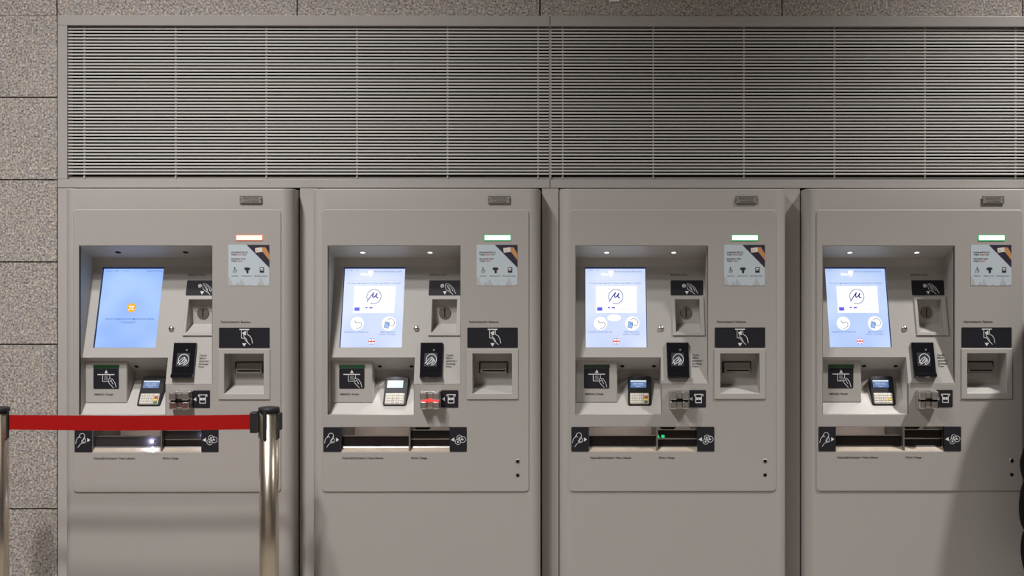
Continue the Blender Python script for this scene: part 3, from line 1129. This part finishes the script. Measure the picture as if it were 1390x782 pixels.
def coin_bezel():
    g = Geo(SLOPE)
    outer = [(912.4, 402.6), (955.2, 402.6), (957.6, 456), (912.8, 456)]
    g.fr, g.is_real = SLOPE, True
    outer = [SLOPE.uv(*p) for p in ((912.2, 403.0), (955.6, 403.0), (957.4, 456.0), (912.8, 456.0))]
    u0 = outer[0][0]; u1 = outer[1][0]
    g.sheet(rrect(u0, outer[0][1], u1, outer[2][1], 1.0), HOUSE, 0.006, 0.0, 0.0015, holes=[rrect(*coin_open())])
    return g


def coin_disc():
    g = Geo()
    u, v = COINB.uv(931.4, 424.6)
    c = COINB.real(u, v, 0.0)
    g.lathe([(0.0222, 0.0), (0.0222, 0.003), (0.0205, 0.0045)], MUD, c, 'y', 28)
    h = Geo(COINB, True)
    h.slab(u - 0.7, v - 6.2, u + 0.7, v + 6.2, DARK, 0.0052, 0.0, 0.4)
    g.indexed(h.v, h.f, DARK)
    return g


def button_geo():
    g = Geo()
    u, v = SLOPE.uv(897.2, 446.0)
    c = SLOPE.real(u, v, 0)
    M = SLOPE.n.to_track_quat('Z', 'Y').to_matrix()
    g.lathe([(0.0108, 0.0), (0.0108, 0.002), (0.0100, 0.005), (0.0075, 0.0075), (0.004, 0.0088), (0.0008, 0.0092)], CHROME, c, M, 20)
    return g


def nameplate_geo():
    g = Geo(FACE)
    g.slab(998.8, 266.2, 1028.8, 276.6, EMBOSS, 0.0008, 0.0)
    g.slab(999.5, 266.9, 1028.1, 275.7, PLATE, 0.0012, 0.0)
    q = 0.0015
    g.text('VEGOCATEC', 1013.6, 270.9, 3.1, EMBOSS, q, 21.5, 'c')
    g.text('1.A.ATHENA', 1013.8, 274.9, 2.9, EMBOSS, q, 20.5, 'c')
    for x in (1000.8, 1027.0):
        g.poly(circle(x, 271.4, 0.9, 8), EMBOSS, q)
    return g


def lock_geo(px, py, r):
    g = Geo()
    c = FACE(px, py, 0)
    g.lathe([(r, 0.0), (r, 0.0012), (r * 0.72, 0.0018)], SATIN if r > 0.007 else BLACK, c, 'y', 20, cap=False)
    g.lathe([(r * 0.72, 0.0018), (r * 0.7, 0.0004), (0.0004, 0.0004)], DARK, c, 'y', 20)
    return g


LABELS = ['grey ticket machine behind the red belt, with a blue out-of-order screen and orange status light',
          'grey ticket machine whose card slot glows red, between the out-of-order machine and the next',
          'grey ticket machine with green reflections in its change tray, third in the row',
          'grey ticket machine at the right end of the row, beside the person in black']
X_REC = -0.0119
PITCH = 0.908
MACH_X = [X_REC + PITCH * (i - 2) for i in range(4)]
for i in range(4):
    build_machine(i, MACH_X[i], LABELS[i])

# ------------------------------------------------------------------ louvred panels over the machines
DW = 0.10


def wbox(g, px0, py0, px1, py1, d0, d1, m, bev=0.0, ref=None):
    r = d0 if ref is None else ref
    x0, z1 = world(px0, py0, r); x1, z0 = world(px1, py1, r)
    zc0 = CAM_Z + (VY - py1) * (DIST + r) / F_PX; zc1 = CAM_Z + (VY - py0) * (DIST + r) / F_PX
    g.box((x0, d0, zc0), (x1, d1, zc1), m, bev)


def make_grille(px0, px1, side, bars, label):
    """side: which end carries the upright stile ('l' or 'r')."""
    cx, _ = world((px0 + px1) / 2, 255, DW)
    root = empty('louvre_panel', (cx, DW, CAM_Z + (VY - 255) * (DIST + DW) / F_PX))
    tag(root, label, 'louvre panel', 'louvre panels over the machines')
    L = root.location

    def part(name, fn):
        g = Geo(); fn(g)
        g.v = [v - Vector(L) for v in g.v]
        return obj(name, g, root)
    part('top_rail', lambda g: wbox(g, px0, 21.4, px1, 35.2, DW, DW + 0.045, RAIL, 0.0012))
    part('bottom_rail', lambda g: wbox(g, px0, 243.6, px1, 255.0, DW, DW + 0.045, RAIL, 0.0012))
    a, b = (px0, px0 + 13.0) if side == 'l' else (px1 - 13.0, px1)
    part('side_rail', lambda g: wbox(g, a, 35.4, b, 243.4, DW, DW + 0.045, RAIL, 0.0012))
    ia, ib = (b + 1.0, px1 - 0.6) if side == 'l' else (px0 + 0.6, a - 1.0)

    def blades(g):
        for k in range(46):
            yc = 39.9 + k * 4.36
            wbox(g, ia, yc - 1.15, ib, yc + 1.15, DW + 0.010, DW + 0.015, BLADE, 0.0014)
    part('louvre_blades', blades)

    def sides(g):
        wbox(g, ia - 1.2, 35.4, ia + 0.4, 243.4, DW + 0.012, DW + 0.05, RAIL, 0)
        wbox(g, ib - 0.5, 35.4, ib + 0.5, 243.4, DW + 0.012, DW + 0.05, RAIL, 0)
        wbox(g, ia, 35.4, ib, 37.2, DW + 0.02, DW + 0.04, RAIL, 0)
        wbox(g, ia, 240.2, ib, 243.4, DW + 0.02, DW + 0.04, RAIL, 0)
    part('inner_frame', sides)
    for x in bars:
        part('support_bar', lambda g, x=x: wbox(g, x - 0.9, 36.5, x + 0.9, 242, DW + 0.0155, DW + 0.022, BLADE, 0, DW + 0.016))
    part('back_panel', lambda g: wbox(g, px0 + 4, 30, px1 - 1, 250, DW + 0.20, DW + 0.21, DARK, 0, DW + 0.02))
    part('mesh_shade', lambda g: None) if False else None
    return root


make_grille(78.0, 746.4, 'l', (114.4, 238.4, 361.4, 484.4, 607.4, 730.4), 'louvred vent panel above the two left machines')
make_grille(747.2, 1416.0, 'r', (763.8, 886.8, 1009.8, 1132.8, 1255.8, 1378.8), 'louvred vent panel above the two right machines')

# ------------------------------------------------------------------ filler panels between the cabinets
def filler(xa, xb, label):
    g = Geo()
    z1 = CAM_Z + (VY - 255.4) * (DIST + DW) / F_PX
    w = xb - xa
    g.box((-w / 2, 0, 0), (w / 2, 0.02, z1 - 0.001), PANEL, 0.0008)
    o = obj('filler_panel', g, None, ((xa + xb) / 2, DW, 0))
    tag(o, label, 'panel', 'narrow filler panels beside the machines')


edges = [(MACH_X[i] + BODY_L / S, MACH_X[i] + BODY_R / S) for i in range(4)]
filler(world(78.4, 300, DW)[0], edges[0][0] - 0.0015, 'narrow grey strip between the granite wall and the out-of-order machine')
FL = ['narrow grey panel between the out-of-order machine and the machine with the red slot',
      'narrow grey panel between the machine with the red slot and the third machine',
      'narrow grey panel between the third machine and the machine at the right end']
for i in range(3):
    filler(edges[i][1] + 0.005, edges[i + 1][0] - (0.0015 if i == 0 else 0.004), FL[i])
XR_END = world(1415.6, 300, DW)[0]
if XR_END - edges[3][1] > 0.012:
    filler(edges[3][1] + 0.004, XR_END, 'narrow grey panel right of the last machine')

# ------------------------------------------------------------------ setting
TW = 0.1045          # plane of the granite


def tile(g, x0, x1, z0, z1):
    gap = 0.0024
    g.box((x0 + gap, TW, z0 + gap), (x1 - gap, TW + 0.03, z1 - gap), GRANITE, 0.0008)


g = Geo()
xL = world(78.0, 300, TW)[0]
xR = world(1416.4, 300, TW)[0]
zr = lambda py: CAM_Z + (VY - py) * (DIST + TW) / F_PX * (1.0 + (-0.0030))
rowpx = [20.6 + 111.7 * k for k in range(0, 10)]
rows_z = [zr(p) for p in rowpx]
TWID = 0.909
top_z = rows_z[0]
ztop = world(700, 21.9, TW)[1]
# columns left and right of the opening
for k in range(len(rows_z) - 1):
    z1, z0 = rows_z[k], max(0.0, rows_z[k + 1])
    if z1 <= 0.01:
        break
    for c in range(3):
        tile(g, xL - TWID * (c + 1), xL - TWID * c, z0, z1)
        tile(g, xR + TWID * c, xR + TWID * (c + 1), z0, z1)
# rows above the opening
xs = [world(p, 10, TW)[0] for p in (77.2, 403.4, 733.0, 1061.6)]
xs = [xs[0] - 3 * TWID, xs[0] - 2 * TWID, xs[0] - TWID] + xs + [xs[3] + TWID, xs[3] + 2 * TWID, xs[3] + 3 * TWID, xs[3] + 4 * TWID]
pitch_z = rows_z[0] - rows_z[1]
for r in range(8):
    for a, b in zip(xs[:-1], xs[1:]):
        z0 = top_z + r * pitch_z
        if r == 0 and a > xs[2] - 0.01 and b < xR + 0.3:
            z0 = ztop - 0.002
        tile(g, a, b, z0, top_z + (r + 1) * pitch_z)
zt = top_z + 8 * pitch_z
# dark backing behind the joints
g.box((xL - 3 * TWID, TW + 0.031, 0), (xL, TW + 0.08, zt), JOINT)
g.box((xR, TW + 0.031, 0), (xR + 3 * TWID, TW + 0.08, zt), JOINT)
g.box((xL, TW + 0.042, ztop), (xR, TW + 0.08, zt), JOINT)
struct('wall_back', g)
g = Geo()      # the dark recess the machines stand in
g.box((xL, 0.80, 0), (xR, 0.86, ztop), JOINT)
g.box((xL - 0.05, TW + 0.085, 0), (xL - 0.002, 0.86, ztop), JOINT)
g.box((xR + 0.002, TW + 0.085, 0), (xR + 0.05, 0.86, ztop), JOINT)
g.box((xL - 0.05, TW + 0.085, ztop + 0.002), (xR + 0.05, 0.86, ztop + 0.06), JOINT)
struct('wall_niche', g)
g = Geo(); g.box((-7, -9, -0.1), (8, 0.9, 0), FLOORM); struct('floor', g)
g = Geo(); g.box((-7, -9, 4.9), (8, 0.9, 5.0), CEILM); struct('ceiling', g)
g = Geo(); g.box((-7, -9.1, 0), (8, -9, 4.9), HALLM); struct('wall_front', g)

# small pale fitting on the granite, cut by the top edge of the photograph
g = Geo()
x0, z0 = world(827.0, 2.2, TW); x1, _ = world(841.5, 2.2, TW)
g.box((-(x1 - x0) / 2, -0.006, 0), ((x1 - x0) / 2, 0.0, 0.06), mat('white_plastic', (0.85, 0.82, 0.77), 0.4), 0.002)
o = obj('wall_sensor', g, None, ((x0 + x1) / 2, TW - 0.0003, z0))
tag(o, 'small white fitting on the granite wall above the louvres', 'wall fitting')

# ------------------------------------------------------------------ barrier posts and belt
YP = -0.26
SP = F_PX / (DIST + YP)


def make_post(px, label, belt_side):
    X, ztop_ = world(px, 554.6, YP)
    root = empty('barrier_post', (X, YP, 0))
    tag(root, label, 'barrier post', 'chrome barrier posts')
    R = 0.0325
    g = Geo(); g.lathe([(R, 0.02), (R, ztop_ - 0.004)], POLE, n=48); obj('pole', g, root)
    g = Geo(); g.lathe([(0.165, 0.0), (0.165, 0.010), (0.155, 0.016), (0.06, 0.026), (0.045, 0.032), (R, 0.034)], POLE, n=48); obj('base', g, root)
    g = Geo(); g.lathe([(R + 0.0035, ztop_ - 0.009), (R + 0.0035, ztop_ + 0.001), (R + 0.001, ztop_ + 0.004), (R - 0.006, ztop_ + 0.0055), (0.001, ztop_ + 0.006)], RUBBER, n=40); obj('cap', g, root)
    for a in (0, 90, 180, 270):
        g = Geo()
        g.box((-0.0062, -R - 0.0045, ztop_ - 0.102), (0.0062, -R + 0.004, ztop_ - 0.006), RUBBER, 0.0024)
        o = obj('slot_cover', g, root); o.rotation_euler = (0, 0, math.radians(a - 9))
    zc = CAM_Z - (572.6 - VY) / SP
    g = Geo()
    s = belt_side
    # belt clip on the side of the belt, spare catch opposite
    xa, xb = sorted((s * (R + 0.003), s * (R + 0.030)))
    if s < 0:
        g.box((xa, -0.016, zc - 0.036), (xb, 0.016, zc + 0.036), RUBBER, 0.004)
        obj('belt_clip', g, root)
    g = Geo()
    xa, xb = sorted((-s * (R + 0.002), -s * (R + 0.011)))
    g.box((xa, -0.012, zc - 0.026), (xb, 0.012, zc + 0.032), RUBBER, 0.002); obj('spare_catch', g, root)
    return X


xp1 = make_post(365.2, 'chrome barrier post in front of the out-of-order machine, belt clipped to its left', -1)
xp0 = make_post(-2.0, 'chrome barrier post cut by the left edge of the picture, before the granite wall', 1)
g = Geo()
za, zb = CAM_Z - (562.4 - VY) / SP, CAM_Z - (582.4 - VY) / SP
x0, x1 = xp0 + 0.034, xp1 - 0.064
N = 24
for side in (-0.0008, 0.0008):
    pts, fs = [], []
    for k in range(N + 1):
        t = k / N
        sag = -0.0035 * 4 * t * (1 - t)
        tw = 0.0012 * math.sin(t * 9)
        for z in (za, (za + zb) / 2, zb):
            pts.append((x0 + (x1 - x0) * t, YP + side + tw * (z - zb) * 20, z + sag))
    for k in range(N):
        for j in range(2):
            fs.append((k * 3 + j, k * 3 + j + 1, k * 3 + j + 4, k * 3 + j + 3))
    g.indexed(pts, fs, BELT, True)
o = obj('barrier_belt', g)
tag(o, 'red webbing belt stretched between the two barrier posts', 'belt')

# ------------------------------------------------------------------ person at the right edge
SKIN = mat('skin', (0.50, 0.30, 0.21), 0.5, var=0.05, bscale=40)
COAT = mat('black_quilted_cloth', (0.006, 0.006, 0.007), 0.75, spec=0.12, bump=0.15, bscale=60)
TROUS = mat('dark_trousers', (0.016, 0.017, 0.022), 0.8)
SHOE = mat('black_leather', (0.012, 0.011, 0.010), 0.35)
HAIR = mat('dark_hair', (0.018, 0.012, 0.009), 0.5, bump=0.5, bscale=120)


def skin_mesh(name, verts, edges, radii, m, sub=2, root=0):
    me = bpy.data.meshes.new(name)
    me.from_pydata(verts, edges, [])
    o = bpy.data.objects.new(name, me); COL.objects.link(o)
    o.modifiers.new('s', 'SKIN')
    for k, d in enumerate(me.skin_vertices[0].data):
        r = radii[k]
        d.radius = r if isinstance(r, tuple) else (r, r)
        d.use_root = (k == root)
    o.modifiers.new('u', 'SUBSURF').levels = sub
    bpy.context.view_layer.update()
    out = bpy.data.meshes.new_from_object(o.evaluated_get(bpy.context.evaluated_depsgraph_get()))
    bpy.data.objects.remove(o)
    out.materials.clear(); out.materials.append(m)
    for p in out.polygons:
        p.use_smooth = True
    out.name = name
    return out


def ring_tube(g, rows, m, n=40, cap=True):
    """rows: (cx, cy, z, rx, ry) -> smooth closed skin."""
    pts, fs = [], []
    for cx, cy, z, rx, ry in rows:
        for k in range(n):
            a = 2 * math.pi * k / n
            pts.append((cx + rx * math.cos(a), cy + ry * math.sin(a), z))
    for j in range(len(rows) - 1):
        for k in range(n):
            fs.append((j * n + k, j * n + (k + 1) % n, (j + 1) * n + (k + 1) % n, (j + 1) * n + k))
    if cap:
        fs.append(tuple(range(n))); fs.append(tuple((len(rows) - 1) * n + k for k in range(n)))
    g.indexed(pts, fs, m, True)


def make_person(X, Y):
    root = empty('person', (X, Y, 0))
    tag(root, 'person in a long black quilted coat at the right edge of the picture', 'person')
    # body: one skinned figure, facing the machines (+y)
    V, E, R = [], [], []

    def add(p, r, par=None):
        V.append(p); R.append(r)
        if par is not None:
            E.append((par, len(V) - 1))
        return len(V) - 1
    pel = add((0, 0, 0.93), (0.145, 0.11))
    ws = add((0, 0.0, 1.10), (0.125, 0.095), pel)
    ch = add((0, -0.01, 1.28), (0.15, 0.105), ws)
    nb = add((0, -0.01, 1.42), (0.075, 0.07), ch)
    nk = add((0, 0.0, 1.475), (0.054, 0.054), nb)
    for s in (-1, 1):
        hp = add((s * 0.09, 0, 0.86), (0.085, 0.09), pel)
        kn = add((s * 0.095, 0.012, 0.49), (0.055, 0.06), hp)
        cf = add((s * 0.095, -0.008, 0.34), (0.052, 0.055), kn)
        ak = add((s * 0.095, -0.01, 0.10), (0.036, 0.038), cf)
        ft = add((s * 0.10, 0.06, 0.045), (0.030, 0.024), ak)
        add((s * 0.102, 0.13, 0.030), (0.026, 0.016), ft)
        sh = add((s * 0.160, -0.01, 1.365), (0.050, 0.052), ch)
        el = add((s * 0.200, 0.0, 1.10), (0.042, 0.043), sh)
        wr = add((s * 0.105, 0.195, 0.985), (0.027, 0.024), el)
        d = Vector((-s * 0.62, 0.12, -0.60)).normalized()
        e = d.cross(Vector((0, 1, 0))).normalized()
        p0 = Vector((s * 0.105, 0.195, 0.985)) + d * 0.075
        pm = add(tuple(p0), (0.034, 0.020), wr)
        # four fingers and a thumb, lightly curled towards the coat
        for q, (k, ln) in enumerate(((-0.026, 0.066), (-0.009, 0.076), (0.009, 0.072), (0.026, 0.056))):
            a = add(tuple(p0 + d * 0.034 + e * k), 0.0095, pm)
            b = add(tuple(p0 + d * (0.034 + ln * 0.55) + e * k * 1.05 + Vector((0, -0.004, 0))), 0.0085, a)
            add(tuple(p0 + d * (0.034 + ln) + e * k * 1.05 + Vector((0, -0.018, 0))), 0.0075, b)
        up = e if e.z > 0 else -e
        a = add(tuple(p0 - d * 0.015 + up * 0.036), 0.0105, pm)
        add(tuple(p0 + d * 0.024 + up * 0.050), 0.009, a)
    # head on the neck
    hd = add((0, 0.014, 1.57), (0.074, 0.086), nk)
    tp = add((0, -0.004, 1.712), (0.084, 0.100), hd)
    body = obj('body', skin_mesh('body', V, E, R, SKIN), root)
    # face: features seated on the surface of the head
    from mathutils.bvhtree import BVHTree
    tree = BVHTree.FromPolygons([v.co for v in body.data.vertices], [tuple(p.vertices) for p in body.data.polygons])

    def surf(x, z):
        hit = tree.ray_cast(Vector((x, 1.0, z)), Vector((0, -1, 0)))
        return hit[0].y if hit[0] else 0.07
    def ball(r, c, sc=(1, 1, 1), m=SKIN, keep=None, seg=18):
        bm = bmesh.new(); bmesh.ops.create_uvsphere(bm, u_segments=seg, v_segments=seg - 4, radius=r)
        if keep:
            bmesh.ops.delete(bm, geom=[f for f in bm.faces if not keep(f.calc_center_median() / r)], context='FACES')
        for v in bm.verts:
            v.co = Vector((v.co.x * sc[0] + c[0], v.co.y * sc[1] + c[1], v.co.z * sc[2] + c[2]))
        g.add_bm(bm, m, True)
    g = Geo()
    ze = 1.618
    for s in (-1, 1):
        ye = surf(s * 0.029, ze) - 0.0085
        ball(0.0118, (s * 0.029, ye, ze), m=mat('eye_white', (0.8, 0.78, 0.75), 0.2))
        ball(0.0058, (s * 0.029, ye + 0.0068, ze), m=mat('eye_iris', (0.04, 0.025, 0.015), 0.15))
        ball(0.0132, (s * 0.029, ye, ze), (1.2, 1.0, 1.0), SKIN, lambda n: n.z > 0.28)
        ball(0.0130, (s * 0.029, ye, ze), (1.2, 1.0, 1.0), SKIN, lambda n: n.z < -0.38)
        for t in range(7):                                     # brow
            x = s * (0.016 + 0.0045 * t); z = ze + 0.0205 + 0.0035 * math.sin(t / 6 * math.pi)
            ball(0.0034, (x, surf(x, z), z), (1.2, 0.5, 0.8), HAIR, None, 10)
        ball(0.03, (s * 0.078, -0.004, 1.606), (0.32, 0.6, 1.05), SKIN)
    yn = surf(0, 1.592)
    bm = bmesh.new(); bmesh.ops.create_uvsphere(bm, u_segments=16, v_segments=14, radius=1)
    for v in bm.verts:
        k = (v.co.z + 1) / 2
        v.co = Vector((v.co.x * (0.0145 - 0.008 * k), v.co.y * (0.017 - 0.012 * k) + yn - 0.002, v.co.z * 0.024 + 1.594))
    g.add_bm(bm, SKIN, True)
    LIPS = mat('lips', (0.38, 0.17, 0.14), 0.45)
    for dz, h in ((0.0028, 0.0034), (-0.0034, 0.0042)):
        ball(1, (0, surf(0, 1.556) - 0.002, 1.556 + dz), (0.021, 0.0055, h), LIPS)
    obj('face', g, root)
    # short hair over the skull, down to the collar behind
    g = Geo()
    bm = bmesh.new(); bmesh.ops.create_uvsphere(bm, u_segments=40, v_segments=32, radius=1)
    for v in bm.verts:
        x, y, z = v.co
        hit = tree.ray_cast(Vector((0, -0.005, 1.63)) + Vector((x, y, z)), -Vector((x, y, z)))
        R = (hit[0] - Vector((0, -0.005, 1.63))).length if hit[0] else 0.1
        R = min(R, 0.135) + 0.011 + 0.002 * math.sin(x * 23) * math.sin(y * 19)
        v.co = Vector((0, -0.005, 1.63)) + Vector((x, y, z)) * R
    def bald(c):
        if c.z < 1.505:
            return True
        front = c.y > 0.015 + 0.10 * max(0, abs(c.x) - 0.05)
        return front and c.z < 1.672 + 0.25 * max(0, 0.07 - c.y) * 0.2
    bmesh.ops.delete(bm, geom=[f for f in bm.faces if bald(f.calc_center_median())], context='FACES')
    g.add_bm(bm, HAIR, True)
    obj('hair', g, root)
    # long quilted coat: each stitched band bulges
    g = Geo()
    rows = []
    seams = [0.40, 0.555, 0.730, 0.885, 1.03, 1.16, 1.28, 1.375]
    def prof(z):
        pts = [(0.40, 0.272, 0.150), (0.60, 0.284, 0.150), (0.80, 0.280, 0.148), (1.0, 0.228, 0.145), (1.13, 0.195, 0.140), (1.28, 0.205, 0.140), (1.375, 0.195, 0.130), (1.43, 0.12, 0.11), (1.47, 0.085, 0.085)]
        for a, b in zip(pts[:-1], pts[1:]):
            if a[0] <= z <= b[0]:
                t = (z - a[0]) / (b[0] - a[0])
                return a[1] + (b[1] - a[1]) * t, a[2] + (b[2] - a[2]) * t
        return pts[-1][1:]
    for a, b in zip(seams[:-1], seams[1:]):
        for k in range(8):
            t = k / 8
            z = a + (b - a) * t
            rx, ry = prof(z)
            bul = 0.016 * (math.sin(math.pi * t) ** 0.6) - 0.004
            rows.append((0, -0.005, z, rx + bul, ry + bul))
    for z, k in ((1.375, 0), (1.41, 0.008), (1.44, 0.006), (1.475, 0.004), (1.515, 0.006), (1.52, -0.004)):
        rx, ry = prof(z)
        rows.append((0, -0.005, z, rx + k, ry + k))
    rows = [(0, -0.005, 0.405, 0.252, 0.13)] + rows
    ring_tube(g, rows, COAT, cap=False)
    for s in (-1, 1):
        A, B, C = Vector((s * 0.135, -0.008, 1.400)), Vector((s * 0.200, 0.0, 1.10)), Vector((s * 0.112, 0.185, 0.995))
        path = []
        for k in range(25):
            t = k / 24
            p = A.lerp(B, t / 0.58) if t < 0.58 else B.lerp(C, (t - 0.58) / 0.42)
            path.append((p, (0.072 - 0.020 * t + 0.007 * abs(math.sin(t * math.pi * 5))) * min(1.0, 0.25 + math.sqrt(t * 6))))
        n = 20; pts = []; fs = []
        for j, (p, r) in enumerate(path):
            q = path[min(j + 1, 24)][0] - path[max(j - 1, 0)][0]
            M = q.normalized().to_track_quat('Z', 'Y').to_matrix()
            for k in range(n):
                a = 2 * math.pi * k / n
                pts.append(p + M @ Vector((r * math.cos(a), r * math.sin(a), 0)))
        for j in range(24):
            for k in range(n):
                fs.append((j * n + k, j * n + (k + 1) % n, (j + 1) * n + (k + 1) % n, (j + 1) * n + k))
        fs.append(tuple(range(n)))
        g.indexed(pts, fs, COAT, True)
    obj('coat', g, root)
    g = Geo()
    for s in (-1, 1):
        ring_tube(g, [(s * 0.095, -0.01, 0.085, 0.062, 0.066), (s * 0.095, -0.008, 0.30, 0.068, 0.074), (s * 0.095, 0.005, 0.50, 0.075, 0.08), (s * 0.092, 0, 0.78, 0.088, 0.095)], TROUS, 24)
    obj('trousers', g, root)
    for s in (-1, 1):
        g = Geo()
        ring_tube(g, [(s * 0.10, 0.055, 0.0, 0.048, 0.135), (s * 0.10, 0.055, 0.022, 0.050, 0.138), (s * 0.10, 0.05, 0.05, 0.046, 0.125), (s * 0.098, 0.025, 0.08, 0.042, 0.085), (s * 0.096, -0.005, 0.12, 0.044, 0.05)], SHOE, 28)
        obj('shoe', g, root)
    return root


PY = -0.185
pe_x = world(1385.0, 680, PY)[0]
per = make_person(pe_x + 0.298, PY)
per.rotation_euler = (0, 0, math.pi)

# ------------------------------------------------------------------ light
def downlight(px_, dz, watts, color, size=0.11, cone=118):
    l = bpy.data.lights.new('hall_downlight', 'SPOT'); l.shadow_soft_size = size
    l.energy = watts; l.color = color; l.spot_size = math.radians(cone); l.spot_blend = 0.9
    o = bpy.data.objects.new('hall_downlight', l); COL.objects.link(o)
    o.location = ((px_ - VX) / S, -dz, 4.77)
    return o


downlight(98, 2.74, 520, (1.0, 0.975, 0.965), 0.13, 120)
downlight(98, 3.50, 270, (1.0, 0.975, 0.965), 0.16, 124)
downlight(98, 1.93, 450, (1.0, 0.975, 0.965), 0.13, 118)
downlight(1870, 1.32, 950, (1.0, 0.975, 0.96), cone=104)
# fill lights added far out in the hall, brightening the opposite wall
for x, w in ((-3.0, 75), (3.0, 75)):
    l = bpy.data.lights.new('hall_fill_light', 'AREA'); l.shape = 'RECTANGLE'; l.size = 3.0; l.size_y = 0.4
    l.energy = w; l.color = (1.0, 0.96, 0.92); l.spread = math.radians(120)
    o = bpy.data.objects.new('hall_fill_light', l); COL.objects.link(o); o.location = (x, -7.0, 4.85)
    o.rotation_euler = (math.radians(-25), 0, 0)

W = bpy.data.worlds.new('hall'); SC.world = W
W.use_nodes = True
W.node_tree.nodes['Background'].inputs['Color'].default_value = (0.98, 0.97, 1.0, 1)
W.node_tree.nodes['Background'].inputs['Strength'].default_value = 0.06

# ------------------------------------------------------------------ camera
cam = bpy.data.cameras.new('camera')
cam.sensor_width = 36.0
cam.lens = 36.0 * F_PX / 1390.0
cam.shift_x = (695.0 - PP) / 1390.0
cam.shift_y = (VY - 391.0) / 1390.0
cam.clip_start = 0.05
co = bpy.data.objects.new('camera', cam); COL.objects.link(co)
co.location = (0, -DIST, CAM_Z)
co.rotation_euler = (math.pi / 2, 0, -YAW)
SC.camera = co
SC.view_settings.view_transform = 'Standard'
SC.view_settings.look = 'None'
SC.view_settings.gamma = 1.0
SC.view_settings.exposure = 0.0
SC.view_settings.use_curve_mapping = False
